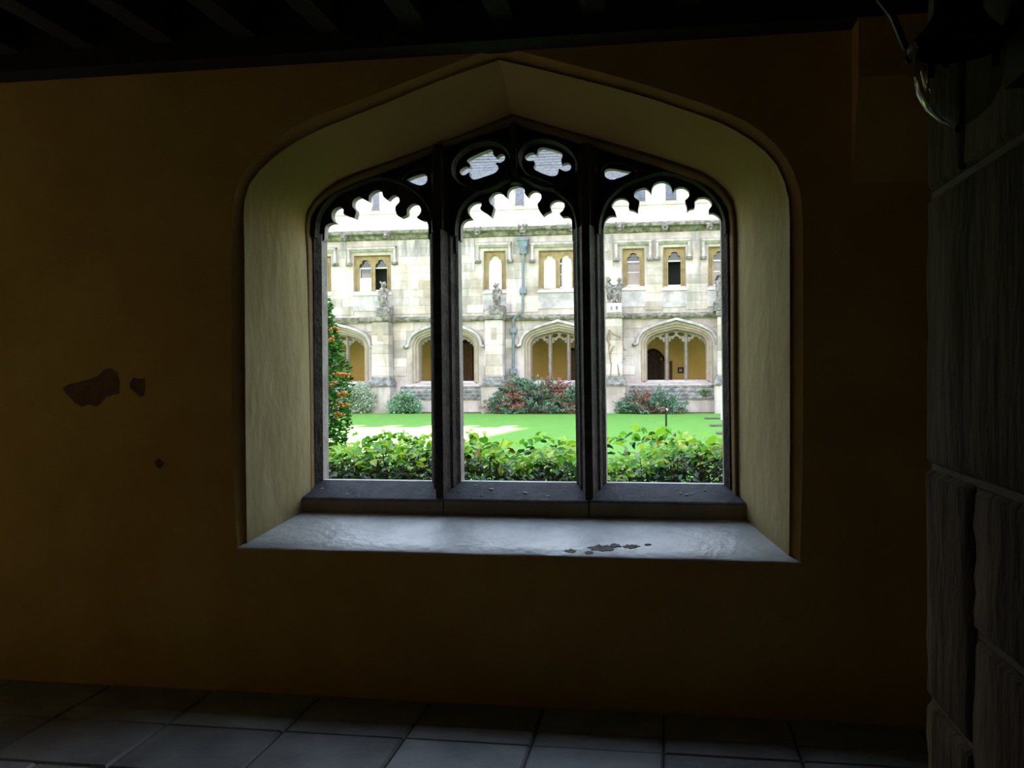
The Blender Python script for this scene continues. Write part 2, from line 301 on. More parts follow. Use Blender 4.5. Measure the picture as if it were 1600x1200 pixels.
C3 = [(491, 800), (489, 600), (487, 400), (485, 355), (490, 333), (507, 312), (540, 292), (620, 262), (700, 230), (804, 195, 1), (900, 223), (1000, 252), (1090, 283), (1111, 294), (1130, 315), (1138, 335), (1141, 400), (1142, 600), (1145, 800)]
def contour(c, Y, n=40):                # left half and right half resampled separately, so the apexes line up
    k = [i for i, p in enumerate(c) if len(p) > 2][0]
    L = resample(smooth_path([p[:2] for p in c[:k+1]], 5), n); Rr = resample(smooth_path([p[:2] for p in c[k:]], 5), n)
    return [xz(x, y, Y) for x, y in L + Rr[1:]]
K0, K1, K2, K3 = contour(C0, 0.0), contour(C1, 0.045), contour(C2, 0.50), contour(C3, 0.535)
ZL = 0.70                               # ledge front height
K0[0] = (K0[0][0], ZL); K0[-1] = (K0[-1][0], ZL); K1[0] = (K1[0][0], ZL); K1[-1] = (K1[-1][0], ZL)
for K in (K2, K3): K[0] = (K[0][0], 0.70); K[-1] = (K[-1][0], 0.70)

def widen(c, dx, dz):
    xm = (c[0][0]+c[-1][0])/2; h = (c[-1][0]-c[0][0])/2
    return [(x+dx*max(-1, min(1, (x-xm)/(h*.55))), z+(dz if z > 1.0 else 0)*min(1, max(0, (z-1.5)/.6))) for x, z in c]
K4 = widen(K3, 0.24, 0.10)
def shift(c, dx): return [(x+dx, z) for x, z in c]
WX0, WX1 = -11.2, 5.0
wall = thing('wall_front', 'ochre limewashed cloister wall around the three-light stone window', 'wall', (-0.03, 0, FLOOR), kind='structure')
offs = [0.0, -BAY, -2*BAY]
MB().sheet([(WX0, FLOOR-.05), (WX1, FLOOR-.05), (WX1, 3.6), (WX0, 3.6)], 0.0, [shift(K0, d) for d in offs]).build('plaster_face', M['ochre'], wall)
mb = MB(); mb.sheet([(WX0, FLOOR-.5), (WX1, FLOOR-.5), (WX1, 9.0), (WX0, 9.0)], 0.88, [shift(K4, d) for d in offs]); mb.build('outer_face', M['far'], wall)
# patches where the limewash has come away
def patch(pts, Y, name, m, parent, th=0.0015):
    return MB().prism([xz(x, y, Y) for x, y in pts], Y-th, Y+0.004).build(name, m, parent)
patch([(98, 606), (108, 600), (122, 597), (140, 592), (153, 588), (163, 577), (173, 575), (183, 582), (187, 596), (186, 615), (178, 617), (166, 620), (157, 631), (150, 635), (138, 632), (128, 636), (118, 630), (110, 622), (103, 615)], 0, 'bare_patch', M['bare'], wall)
patch([(203, 598), (208, 590), (218, 592), (226, 591), (227, 603), (225, 618), (219, 620), (210, 612), (203, 606)], 0, 'bare_patch', M['bare'], wall)
patch([(241, 721), (247, 716), (252, 719), (257, 724), (250, 733), (245, 730)], 0, 'bare_patch', M['bare'], wall)

def reveal_parts(w, dx):
    k0, k1, k2, k3 = (shift(k, dx) for k in (K0, K1, K2, K3))
    rings = []
    for t in (0, .15, .3, .45, .6, .75, .9, 1.0):            # hollow chamfer
        y = 0.045*(1-math.cos(t*math.pi/2))**0.8; s = math.sin(t*math.pi/2)
        rings.append([(a[0]+(b[0]-a[0])*t, 0.055*s if t < 1 else 0.045, a[1]+(b[1]-a[1])*t) for a, b in zip(k0, k1)])
    MB().loft(rings).build('hollow_moulding', M['mould'], w, 50)
    rings = [[(p[0], 0.045, p[1]) for p in k1]]
    for t in (0.25, 0.5, 0.75, 1): rings.append([(a[0]+(b[0]-a[0])*t, 0.045+0.455*t, a[1]+(b[1]-a[1])*t) for a, b in zip(k1, k2)])
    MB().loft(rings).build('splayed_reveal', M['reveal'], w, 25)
    rings = []
    for t in (0, .25, .5, .75, 1): rings.append([(a[0]+(b[0]-a[0])*t, 0.50+0.035*t - 0.022*math.sin(t*math.pi), a[1]+(b[1]-a[1])*t) for a, b in zip(k2, k3)])
    MB().loft(rings).build('roll_moulding', M['roll'], w, 60)
    MB().loft([[(p[0], 0.535, p[1]) for p in k3], [(p[0], 0.70, p[1]) for p in k3], [(p[0], 0.88, p[1]) for p in shift(K4, dx)]]).build('outer_reveal', M['tracery'], w, 40)
    # sloping ledge
    zb = 0.815; xl, xr = k0[0][0], k0[-1][0]; bl, br = k2[0][0], k2[-1][0]
    n = 40; vs = []; rr = random.Random(3)
    prof = [(-0.004, ZL-0.012), (-0.004, ZL-0.004), (0.0, ZL), (0.10, ZL+0.027), (0.2, ZL+0.055), (0.3, ZL+0.082), (0.46, zb+0.012), (0.46, ZL-0.16)]
    rings = []
    for y, z in prof:
        t = max(0, min(1, y/0.5)); a = xl-0.004+(bl-xl)*t; b = xr+0.004+(br-xr)*t
        rings.append([(a+(b-a)*i/n, y-(rr.random()*0.002 if y < 0.001 else 0), z+(rr.random()-.5)*0.002) for i in range(n+1)])
    # front lip only as thick as the slab
    rings[0] = [(p[0], 0.004, p[2]-0.002) for p in rings[0]]
    return MB().loft(rings).build('ledge', M['ledge'], w, 40)

win = thing('window_1', 'three-light traceried stone window with deep splayed reveal looking on the courtyard', 'window', (-0.03, 0, ZL), kind='structure')
ledge = reveal_parts(win, 0.0)
def on_ledge(x, y):                     # ray against the sloping ledge plane
    d = ray(x, y); nrm = np.array([0, -0.275, 1.0]); p0 = np.array([0, 0, ZL+0.0]); t = ((p0-CAM)@nrm)/(d@nrm); return CAM+d*t
rc = random.Random(5)
for cx_, cy_, ax_, ay_ in ((938, 857, 22, 5), (962, 853, 10, 3), (985, 854, 14, 3), (892, 861, 9, 2.5), (920, 864, 8, 2), (1012, 851, 6, 1.5)):
    poly = [(cx_+ax_*math.cos(t)*rc.uniform(.55, 1.15), cy_+ay_*math.sin(t)*rc.uniform(.5, 1.3)) for t in [2*math.pi*k/18 for k in range(18)]]
    top = [on_ledge(x, y) for x, y in poly]; n = len(top)
    mb = MB(); mb.add([(p[0], p[1], p[2]+0.0025) for p in top] + [(p[0], p[1], p[2]-0.006) for p in top], [tuple(range(n))]+[(i, (i+1) % n, (i+1) % n+n, i+n) for i in range(n)])
    mb.build('paint_chip', M['chip'], ledge)

# ---- stone sill: three blocks
ZT, ZF, ZB = 0.972, 0.902, 0.78         # back edge, front arris, foot
joints = [at(462, 795, .42)[0]-0.05, at(692.5, 795, .42)[0], at(920.5, 795, .42)[0], at(1164, 795, .42)[0]+0.05]
for i in range(3):
    x0, x1 = joints[i]+0.002, joints[i+1]-0.002; e = 0.004*(i-1)
    prof = [(0.42, ZB), (0.42, ZF+e-0.008), (0.428, ZF+e), (0.60, ZT+e*.5), (0.66, ZT+e*.5-0.001), (0.90, ZT-0.13), (0.90, ZB)]
    b = MB().loft([[(x0, y, z) for y, z in prof], [(x1, y, z) for y, z in prof]], True)
    o = len(b.v)-14; b.f += [tuple(range(o, o+7)), tuple(reversed(range(o+7, o+14)))]
    blk = b.build('sill_block', M['sill'], win)
    blk['label'] = 'blue-grey sloping sill stone'
    MB().box(x0+.001, x1-.001, 0.4185, 0.4225, ZB, ZF+e-0.012).build('sill_face', M['sillface'], blk)
    MB().box(x0, x1, 0.606, 0.664, ZT-.03, ZT+e*.5+.002).build('lit_outer_edge', M['lit_edge'], blk)  # thin strip added for the bright, daylit line along the sill
    for _ in range(5):
        px = x0+0.12+R.random()*(x1-x0-.24); t = R.random()*.8+.1; y = .43+.17*t; z = ZF+e+(ZT-ZF)*t
        s = 0.006+R.random()*.009; MB().lathe([(s, -0.001), (s*.8, 0.002), (0.0005, 0.0025)], (px, y, z), 7).build('lichen_spot', M['lichen'], blk)
MB().box(joints[0], joints[-1], 0.44, 0.86, 0.55, ZB+.02).build('sill_footing', M['sillface'], win)

# ---- mullions and jambs
def lit_sides(o, y0=.598, y1=.70):
    o.data.materials.append(M['litface'])
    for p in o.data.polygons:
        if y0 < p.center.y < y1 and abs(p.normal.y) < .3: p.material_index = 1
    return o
def upright(name, xa, xb, wa, wb, z0, z1, half=0):
    # xa/xb: centre at foot and head, wa/wb: widths at the glazing plane
    def sec(c, w):
        h = w/2
        s = [(h, .60), (h, .69), (h*.72, .73), (h*.45, .80), (h*.45, .86)]
        f = [(h*.78, .575), (h*.70, .55), (h*.66, .535), (h*.50, .525), (h*.36, .49), (h*.28, .455), (h*.25, .44)]
        right = list(reversed(f)) + s; left = [(-x, y) for x, y in reversed(right)]
        return [(c+x, y) for x, y in right] + [(c+x, y) for x, y in left]
    A, B = sec(xa, wa), sec(xb, wb); zs = [z0, z1]
    mb = MB().loft([[(x, y, z0) for x, y in A], [(x, y, z1) for x, y in B]], True)
    n = len(A); o = len(mb.v)-2*n; mb.f += [tuple(range(o, o+n)), tuple(reversed(range(o+n, o+2*n)))]
    return lit_sides(mb.build(name, M['tracery'], win))
Yg = 0.60
def gx(x, y): return at(x, y, Yg)[0]
heads = {1: (671.5, 716.5), 2: (895, 943)}
m1 = (gx(675, 745), gx(720.5, 745), gx(671.5, 380), gx(715.5, 380)); m2 = (gx(901, 745), gx(948, 745), gx(895, 375), gx(942.5, 375))
def mull(m, ztop): return upright('mullion', (m[0]+m[1])/2, (m[2]+m[3])/2, m[1]-m[0], m[3]-m[2], 0.90, ztop)
mull(m1, 2.34); mull(m2, 2.34)
jl0, jl1, jr0, jr1 = gx(505, 745), gx(502.5, 380), gx(1131.5, 745), gx(1126.5, 375)
def jamb(x0, x1, xo, sgn):
    def sec(c): return [(c, .60), (c, .69), (c-sgn*.075, .74), (c-sgn*.12, .86), (xo-sgn*.16, .86), (xo, .68), (xo, .535), (c-sgn*.045, .548), (c-sgn*.028, .552), (c-sgn*.018, .57)]
    A, B = sec(x0), sec(x1); n = len(A)
    mb = MB().loft([[(x, y, 0.88) for x, y in A], [(x, y, 2.36) for x, y in B]], True); mb.f += [tuple(range(n)), tuple(reversed(range(n, 2*n)))]
    return lit_sides(mb.build('jamb', M['tracery'], win))
jamb(jl0, jl1, K3[0][0]-.03, 1); jamb(jr0, jr1, K3[-1][0]+.03, -1)

# ---- tracery head, traced lobe by lobe
def conv(pts, s, ox, oy): return [((p[0]/s)+ox, (p[1]/s)+oy) + tuple(p[2:]) for p in pts]
LA = conv([(160, 760), (163, 640), (180, 590), (230, 560), (295, 555, 1), (262, 525), (245, 465), (265, 400), (320, 362), (375, 365), (397, 402), (400, 450), (470, 475), (530, 502, 1), (552, 412), (508, 355), (510, 290), (545, 250), (600, 232), (640, 258), (705, 292, 1), (715, 215), (760, 168), (825, 145), (875, 172), (890, 228), (945, 275, 1), (968, 245), (1020, 212), (1072, 227), (1092, 290), (1040, 362), (1060, 455), (1108, 490, 1), (1180, 455), (1185, 385), (1240, 325), (1318, 325), (1360, 390), (1345, 445), (1308, 490), (1370, 527, 1), (1415, 528), (1445, 570), (1452, 640), (1452, 760)], 8, 490, 280)
LB = conv([(160, 780), (158, 640), (175, 580), (215, 545), (285, 530, 1), (247, 480), (237, 430), (260, 385), (310, 350), (385, 345), (391, 378), (378, 425), (440, 465), (500, 517, 1), (530, 405), (490, 360), (478, 310), (510, 260), (560, 232), (620, 240), (650, 272), (682, 292, 1), (687, 230), (720, 185), (800, 160), (860, 178), (880, 210), (880, 245), (915, 287, 1), (940, 240), (990, 215), (1050, 235), (1070, 290), (1050, 335), (1025, 370), (1045, 440), (1085, 498, 1), (1130, 465), (1178, 440), (1165, 395), (1182, 350), (1240, 322), (1310, 335), (1332, 390), (1310, 440), (1275, 475), (1310, 512, 1), (1370, 508), (1405, 535), (1415, 590), (1420, 780)], 7.2727, 700, 270)
LC = conv([(100, 840), (103, 680), (115, 630), (145, 590), (185, 570), (243, 573, 1), (225, 515), (192, 470), (195, 440), (230, 390), (290, 370), (350, 380), (385, 420), (385, 490), (430, 505), (487, 532, 1), (490, 480), (503, 408), (455, 370), (443, 330), (470, 285), (550, 255), (605, 275), (640, 325, 1), (645, 260), (680, 205), (760, 180), (830, 205), (865, 250), (872, 285), (887, 308, 1), (905, 268), (950, 247), (1010, 250), (1060, 290), (1068, 340), (1045, 375), (1020, 400), (1040, 470), (1042, 520, 1), (1080, 490), (1128, 478), (1130, 410), (1165, 370), (1230, 358), (1290, 380), (1325, 430), (1310, 475), (1290, 500), (1292, 540, 1), (1340, 540), (1390, 570), (1420, 610), (1425, 680), (1428, 840)], 7.2727, 930, 260)
Q1 = conv([(585, 238, 1), (550, 230), (515, 250), (497, 275), (510, 300), (540, 305), (580, 278, 1), (582, 310), (600, 335), (635, 342), (700, 322), (790, 290), (826, 258), (825, 230), (803, 205, 1), (820, 197), (850, 198), (880, 175), (885, 140), (860, 122), (830, 135), (810, 155, 1), (785, 130), (776, 92), (740, 90), (640, 130), (580, 162), (560, 185), (585, 212)], 5.517, 630, 220)
Q2 = conv([(1155, 133, 1), (1130, 112), (1090, 118), (1055, 150), (1075, 180), (1108, 184), (1132, 182, 1), (1142, 210), (1130, 242), (1160, 270), (1230, 300), (1290, 315), (1335, 298), (1347, 247, 1), (1370, 260), (1400, 273), (1440, 262), (1452, 228), (1430, 200), (1395, 203), (1372, 213, 1), (1368, 170), (1380, 132), (1350, 105), (1270, 80), (1205, 68), (1172, 82), (1163, 110)], 5.517, 630, 220)
D1 = conv([(40, 345, 1), (100, 318), (180, 295), (210, 305), (220, 340), (205, 375), (165, 393), (110, 380)], 5.517, 630, 220)
D2 = conv([(418, 74, 1), (370, 104), (280, 140), (190, 163), (130, 140), (108, 100), (115, 60), (160, 37), (250, 45), (330, 62)], 7.2727, 930, 260)
Ym = 0.645
def hole(pts): return [xz(x, y, Ym) for x, y in smooth_path(list(pts)+[pts[0]], 3)[:-1]]
def light(pts): return [xz(x, y, Ym) for x, y in smooth_path(pts, 3)]
arch = [p for p in K3 if p[1] > 2.25]
arch = [(x+(0.02 if x > 0 else -0.02), z+0.02) for x, z in arch]
zc = 2.24
outer = [(arch[0][0], zc)] + arch + [(arch[-1][0], zc)] + list(reversed(light(LC))) + list(reversed(light(LB))) + list(reversed(light(LA)))
holes = [hole(Q1), hole(Q2), hole(D1), hole(D2)]
lit_sides(MB().prism(outer, 0.615, 0.675, holes).build('cusped_tracery', M['tracery'], win), .62, .67)
# front order of the head: bigger openings, chamfered back to the cusped plate
def grow(poly, d):
    c = np.mean(np.array(poly), axis=0); P = np.array(poly); hull = []
    for p in P:
        v = p-c; L = np.linalg.norm(v); hull.append(tuple(c+v*(1+d/L)))
    return hull
def ellipse(cx, cy, rx, ry, rot, Y, n=28):
    a = math.radians(rot); out = []
    for k in range(n):
        t = 2*math.pi*k/n; u, v = rx*math.cos(t), ry*math.sin(t); out.append(xz(cx+u*math.cos(a)-v*math.sin(a), cy+u*math.sin(a)+v*math.cos(a), Y))
    return out
QF = [(753, 259, 44, 31, -20), (857, 255, 44, 31, 18), (653, 281, 27, 17, -14), (968, 271, 29, 17, 10)]
def chamfer(spec, d0, d1, y0, y1, mb):
    a = ellipse(spec[0], spec[1], spec[2]+d0, spec[3]+d0, spec[4], y0); b = ellipse(spec[0], spec[1], spec[2]+d1, spec[3]+d1, spec[4], y1)
    mb.loft([[(x, y0, z) for x, z in a], [(x, y1, z) for x, z in b]], True); return a, b
ARCHES = [[(501, 395), (501, 365), (508, 338), (530, 312), (560, 296), (592, 284), (628, 296), (655, 318), (669, 345), (673, 395)],
          [(719, 395), (719, 360), (728, 330), (752, 308), (780, 296), (811, 284), (842, 294), (868, 310), (888, 330), (896, 360), (897, 395)],
          [(942, 395), (943, 355), (955, 322), (980, 298), (1010, 284), (1036, 276), (1065, 284), (1095, 302), (1118, 328), (1127, 355), (1128, 395)]]
Yf = 0.575
def lightarch(a, grow_px): 
    c = np.array([sum(p[0] for p in a)/len(a), 395.0]); out = []
    for x, y in smooth_path(a, 4):
        out.append((x+(grow_px if x > c[0] else -grow_px)*min(1, abs(x-c[0])/40), y-grow_px*(1 if y < 380 else 0)))
    return out
fr_out = [(arch[0][0], zc)] + arch + [(arch[-1][0], zc)]
for a in reversed(ARCHES): fr_out += list(reversed([xz(x, min(y, 395), Yf) for x, y in lightarch(a, 6)]))
mb = MB(); mb.prism(fr_out, Yf, 0.616, [ellipse(*s, Yf) for s in QF]); mb.build('tracery_front_order', M['tracery'], win)
rb = MB()
for a in ARCHES: rb.rib([xz(x, y, .56) for x, y in lightarch(a, 8) if y < 372], 0.035, 0.577, 0.016, 0.535)
for spec in QF[:2]:
    e = ellipse(spec[0], spec[1], spec[2]+6, spec[3]+6, spec[4], .56); rb.rib(e+[e[0]], 0.04, 0.577, 0.02, 0.525)
rb.build('tracery_ribs', M['tracery'], win, 35)
for m, pxs in ((m1, (694, 224)), (m2, (918.5, 222))):
    zt = at(pxs[0], pxs[1], .52)[2]-.015; c = (m[2]+m[3])/2
    MB().rib([(c, 2.30), (c+.0, zt)], 0.13, 0.58, 0.042, 0.475).build('mullion_head', M['tracery'], win)
MB().rib([xz(806, 288, .56), xz(804, 196, .56)], 0.07, 0.58, 0.03, 0.50).build('centre_bar', M['tracery'], win)

# ---- the next bays of the same wall (outside the picture, they let daylight in)
for k, d in enumerate(offs[1:]):
    w = thing('window_%d' % (k+2), ('open stone window in the next bay to the left', 'open stone window two bays to the left')[k], 'window', (-0.03+d, 0, ZL), kind='structure')
    reveal_parts(w, d)
    MB().box(joints[0]+d, joints[3]+d, 0.42, 0.86, 0.55, 0.93).build('sill', M['sill'], w)
    for m in (m1, m2):
        c = (m[0]+m[1])/2+d; MB().box(c-.08, c+.08, .5, .8, .9, 2.75).build('mullion', M['tracery'], w)

# ================================================================== ROOM SHELL
YB = -2.2                               # back wall face, the opening the camera stands in
PX = 1.33                               # face of the pier at the right
wb = thing('wall_back', 'dark rear wall of the cloister walk beside the camera', 'wall', (-3, YB, FLOOR), kind='structure')
MB().box(WX0, -1.15, -6.8, YB, FLOOR-.05, 3.6).build('plaster_face', M['darkplaster'], wb)
MB().box(-1.15, PX+.02, -6.8, YB, 2.95, 3.6).build('lintel', M['darkplaster'], wb)
MB().box(PX+.25, WX1, -6.8, YB-.02, FLOOR-.05, 3.6).build('plaster_face', M['darkplaster'], wb)
MB().box(-1.2, PX+.3, -6.95, -6.8, FLOOR-.05, 3.6).build('passage_end', M['darkplaster'], wb)
wl = tag(MB().box(WX0-.15, WX0, -2.3, 0.9, FLOOR-.05, 3.6).build('wall_left', M['ochre']), 'ochre wall closing the far left end of the walk', 'wall', kind='structure')
wr = tag(MB().box(WX1, WX1+.15, -2.3, 0.9, FLOOR-.05, 3.6).build('wall_right', M['ochre']), 'ochre wall closing the right end of the walk', 'wall', kind='structure')

# pier: jointed stones on its left face
pier = thing('wall_pier', 'dark rough stone pier at the right edge beneath the lantern', 'pier', (PX+.1, YB-.5, FLOOR), kind='structure')
MB().box(PX+.012, PX+.30, -6.8, YB-.005, FLOOR-.05, 3.6).build('mortar_core', M['piermortar'], pier)
def stone(y0, y1, z0, z1):
    g = 0.006; c = 0.012; j = R.random()*0.006
    x = PX-j; y0 += g; y1 -= g; z0 += g; z1 -= g; n = 5; vs = []; fs = []
    # subdivided face, slightly uneven, with worn arrises
    ys = [y0, y0+c]+[y0+c+(y1-y0-2*c)*i/8 for i in range(1, 8)]+[y1-c, y1]; zs = [z0, z0+c]+[z0+c+(z1-z0-2*c)*i/8 for i in range(1, 8)]+[z1-c, z1]
    for a, yy in enumerate(ys):
        for b, zz in enumerate(zs):
            edge = a in (0, len(ys)-1) or b in (0, len(zs)-1)
            vs.append((x+(0.014 if edge else 0)+R.random()*0.006, yy, zz))
    w = len(zs)
    for a in range(len(ys)-1):
        for b in range(w-1): fs.append((a*w+b, a*w+b+1, (a+1)*w+b+1, (a+1)*w+b))
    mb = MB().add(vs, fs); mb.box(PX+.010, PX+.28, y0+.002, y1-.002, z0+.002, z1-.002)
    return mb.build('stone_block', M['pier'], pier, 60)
yj, yj2 = -2.52, -2.46
stone(-3.9, YB, 1.36, 1.965); stone(-5.2, -3.9, 1.36, 1.965)
stone(yj, YB, .84, 1.36); stone(-3.6, yj, 1.07, 1.36); stone(-3.6, yj, .5, 1.07)
stone(yj, YB, .32, .84); stone(-3.6, yj, FLOOR, .5); stone(yj, YB, FLOOR, .32)
stone(yj2, YB, 1.965, 2.5); stone(-3.7, yj2, 1.965, 2.5); stone(-3.2, YB, 2.5, 3.1); stone(-4.4, -3.2, 2.5, 3.1)

# pilaster that tapers out of the wall
xa, xb = at(1331, 200, 0)[0], at(1331, 200, 0)[0]+0.75
zt0, zt1 = 2.42, 2.85; pj = -0.15
pil = MB().add([(xa, 0.0, zt0), (xb, 0.0, zt0), (xb, pj, zt1), (xa, pj, zt1), (xa, pj, 3.6), (xb, pj, 3.6), (xa, 0.02, zt0), (xb, 0.02, zt0), (xa, 0.02, 3.6), (xb, 0.02, 3.6)],
               [(0, 1, 2, 3), (3, 2, 5, 4), (0, 3, 4, 8, 6), (1, 7, 9, 5, 2), (0, 6, 7, 1), (4, 5, 9, 8), (6, 8, 9, 7)]).build('trim_1', M['ochre'])
tag(pil, 'plastered pilaster corbelled out of the wall right of the window', 'pilaster', kind='structure')

# floor of flagstones
fl = thing('floor', 'worn grey flagstone floor along the foot of the wall', 'floor', (0, -1.1, FLOOR), kind='structure')
MB().box(WX0, WX1, -6.8, 0.3, FLOOR-.12, FLOOR-.012).build('mortar_bed', M['mortar'], fl)
def flag_mesh(k):
    rr = random.Random(k); b = 0.018; mb = MB()
    j = lambda: (rr.random()-.5)*.03
    mb.add([(0, 0, -.5), (1, 0, -.5), (1, 1, -.5), (0, 1, -.5), (0, 0, -.2), (1, 0, -.2), (1, 1, -.2), (0, 1, -.2), (b, b, 0), (1-b, b, j()*.3), (1-b, 1-b, 0), (b, 1-b, j()*.3)],
           [(4, 5, 9, 8), (5, 6, 10, 9), (6, 7, 11, 10), (7, 4, 8, 11), (8, 9, 10, 11), (0, 1, 5, 4), (1, 2, 6, 5), (2, 3, 7, 6), (3, 0, 4, 7)])
    me = bpy.data.meshes.new('flagstone'); me.from_pydata(mb.v, [], mb.f); me.materials.append(M['flag']); return me
FM = [flag_mesh(k) for k in range(4)]
xjs = [ground(x, 1195, FLOOR)[0] for x in (170, 388, 610, 829, 1037)]
step = (xjs[-1]-xjs[0])/4
rows = [(0.05, -0.30), (-0.30, -0.46), (-0.46, -0.93), (-0.93, -1.40), (-1.40, -2.05), (-2.05, -2.7), (-2.7, -3.4)]
for ri, (ya, yb) in enumerate(rows):
    x = xjs[0]-step*(8+0.0) + (0, 0, 0.0, 0.25, 0.1, 0.4, 0.2)[ri]*step
    while x < 3.0:
        w = step*(1 if ri < 3 else R.choice((0.8, 1, 1.3)))
        if yb > YB-.02 or (x+w > -1.1 and x < 1.3):
            o = link('flagstone', R.choice(FM), fl); o.location = (x+.004-fl.location[0]+fl.location[0], yb+.004, FLOOR+R.uniform(-.003, .002)); o.scale = (w-.008, abs(ya-yb)-.008, 0.05)
        x += w

# ceiling: boards, joists, wall plate
ce = thing('ceiling', 'black oak boarded ceiling with joists over the walk', 'ceiling', (0, -1.1, 3.4), kind='structure')
MB().box(WX0, WX1, -6.9, 0.9, 3.42, 3.6).build('boards', M['timber'], ce)
MB().box(WX0, WX1, -0.16, 0.02, CEIL, 3.42).build('wall_plate', M['timber'], ce)
jm = None; x = -4.6
while x < 2.6:
    if jm is None:
        j = MB().box(-.055, .055, YB, -0.16, 3.2, 3.42).build('joist', M['timber'], ce); jm = j.data; j.location.x = x
    else:
        j = link('joist', jm, ce); j.location.x = x
    x += 0.42

# ================================================================== LANTERN
lx = 1.55
def cam_pt(x, y, depth):
    d = ray(x, y); return CAM + d*depth
lc = cam_pt(1497, 120, lx); u = lx/FPX                     # metres per pixel at the lantern
lan = thing('lantern', 'black iron lantern with a clear glass bowl hanging beside the dark pier', 'lantern', lc)
bowl = MB().lathe([(0.002, -80*u), (10*u, -77*u), (28*u, -66*u), (46*u, -48*u), (60*u, -22*u), (66*u, 6*u), (67*u, 35*u), (66*u, 58*u)], lc, 32).build('glass_bowl', M['glassbulb'], lan, 60)
MB().lathe([(0.0005, -88*u), (5*u, -86*u), (6*u, -80*u), (4*u, -76*u), (0.0005, -74*u)], lc, 10).build('bowl_finial', M['iron'], bowl, 60)
crown = MB().lathe([(62*u, 40*u), (72*u, 42*u), (74*u, 52*u), (66*u, 60*u), (48*u, 80*u), (36*u, 100*u), (34*u, 135*u), (28*u, 150*u), (10*u, 165*u), (0.0005, 168*u)], lc, 32).build('crown', M['iron'], lan, 40)
for k in range(6):
    a = k*math.pi/3+0.5; q = lc+np.array([math.cos(a)*74*u, math.sin(a)*74*u, 44*u]); MB().ball(q, 7*u, 8, 6).build('crown_knob', M['iron'], crown, 60)
for k in range(4):
    a = k*math.pi/2+0.35; MB().tube([lc+np.array([math.cos(a)*66.5*u, math.sin(a)*66.5*u, 45*u]), lc+np.array([math.cos(a)*67.5*u, math.sin(a)*67.5*u, 20*u])], 6*u, 6).build('bowl_clip', M['iron'], lan)
plate_x = PX-0.004
top = lc + np.array([0, 0, 165*u])
MB().tube([top, top+np.array([0, 0, .05]), top+np.array([.03, -.02, .09]), (plate_x, top[1]-.06, top[2]+.08)], 0.009, 8).build('arm', M['iron'], lan, 60)
MB().box(plate_x-.03, plate_x, lc[1]-.12, lc[1]-.02, lc[2]-.03, top[2]+.12).build('back_plate', M['iron'], lan)
MB().tube([lc+np.array([-74*u, .01, 50*u]), cam_pt(1395, 25, lx*1.01), cam_pt(1371, -5, lx*1.01), cam_pt(1350, -60, lx), top+np.array([0, 0, .05])], 0.006, 6).build('scroll_brace', M['iron'], lan, 60)

# ================================================================== COURTYARD GROUND
lawn = tag(MB().add([(-40, 0.9, 0), (40, 0.9, 0), (40, 30.15, 0), (-40, 30.15, 0)], [(0, 1, 2, 3)]).build('lawn', M['lawn']), 'bright green mown lawn filling the courtyard', 'lawn', kind='structure')
tag(MB().box(-40, 40, 30.15, 31.0, -.3, 0.03).build('ground_bed', M['soil']), 'narrow dark soil bed at the foot of the far range', 'flower bed', kind='structure')

# ================================================================== FAR RANGE
F = 31.0
WIN = [1.18-4.43*k for k in range(5)] + [5.62, 10.05]; BUT = [2.98, -1.14, -5.64, -10.1, -14.5, 7.8, 12.3]
far = thing('wall_far', 'pale limestone battlemented college range across the lawn', 'building', (-4, F, 0), kind='structure')
ARC = [(-1, 0), (-.975, .2), (-.90, .42), (-.78, .58), (-.5, .78), (0, 1, 1), (.5, .78), (.78, .58), (.90, .42), (.975, .2), (1, 0)]
def archpts(cx, zs, w, h, k=4): return [(cx+x*w, zs+z*h) for x, z in smooth_path(ARC, k)]
def zat(y, Y=F, x=850): return at(x, y, Y)[2]
Z_SILL, Z_SPR = zat(594.5, F, 1057), zat(536, F, 1057)
OW = 1.09
def far_hole(cx, g): return [(cx-OW-g, Z_SILL-g*.3)] + archpts(cx, Z_SPR, OW+g, .50+g) + [(cx+OW+g, Z_SILL-g*.3)]
UP = [  # upper windows: frame px x0,x1,y0,y1, lights, hood px x0,x1,y_top,y_drop, kind
    (475, 516.5, 401, 456, 2, 466, 526, 391, 414, 'dark'), (553, 610, 399, 455, 2, 544, 619, 389, 412, 'open'), (756, 789.5, 392, 452, 1, 745, 799, 382, 408, 'blind'),
    (842, 900, 391, 450, 2, 830, 911, 381, 407, 'blind2'), (972.5, 1006.5, 388, 447, 1, 961, 1018, 378, 405, 'sky'), (1036.5, 1071, 386, 447, 1, 1025, 1079, 376, 403, 'sash'), (1107, 1141, 385, 446, 1, 1097, 1150, 375, 402, 'bars'),
    (1238, 1298, 381, 443, 2, 1226, 1310, 371, 398, 'blind2'), (1392, 1428, 377, 440, 1, 1380, 1440, 367, 394, 'sash')]
uprects = []
for a in UP:
    x0 = at(a[0], 420, F)[0]; x1 = at(a[1], 420, F)[0]; xm = (a[0]+a[1])/2; z1 = at(xm, a[2], F)[2]; z0 = at(xm, a[3], F)[2]; uprects.append((x0, x1, z0, z1))
Z_STR, Z_COR0, Z_COR1, Z_EMB, Z_MER = 3.62, 6.80, 7.12, 7.88, 8.74
body = MB(); XL, XR = -24.0, 14.0
hs = [far_hole(c, .22) for c in WIN] + [[(r[0], r[2]), (r[0], r[3]), (r[1], r[3]), (r[1], r[2])] for r in uprects]
body.sheet([(XL, -.2), (XR, -.2), (XR, Z_EMB), (XL, Z_EMB)], F+.02, hs)
body.build('wall_core', M['far'], far)
MB().box(XL, XR, F+.75, F+.8, 3.35, 7.6).build('upper_room_backing', M['roomdark'], far)

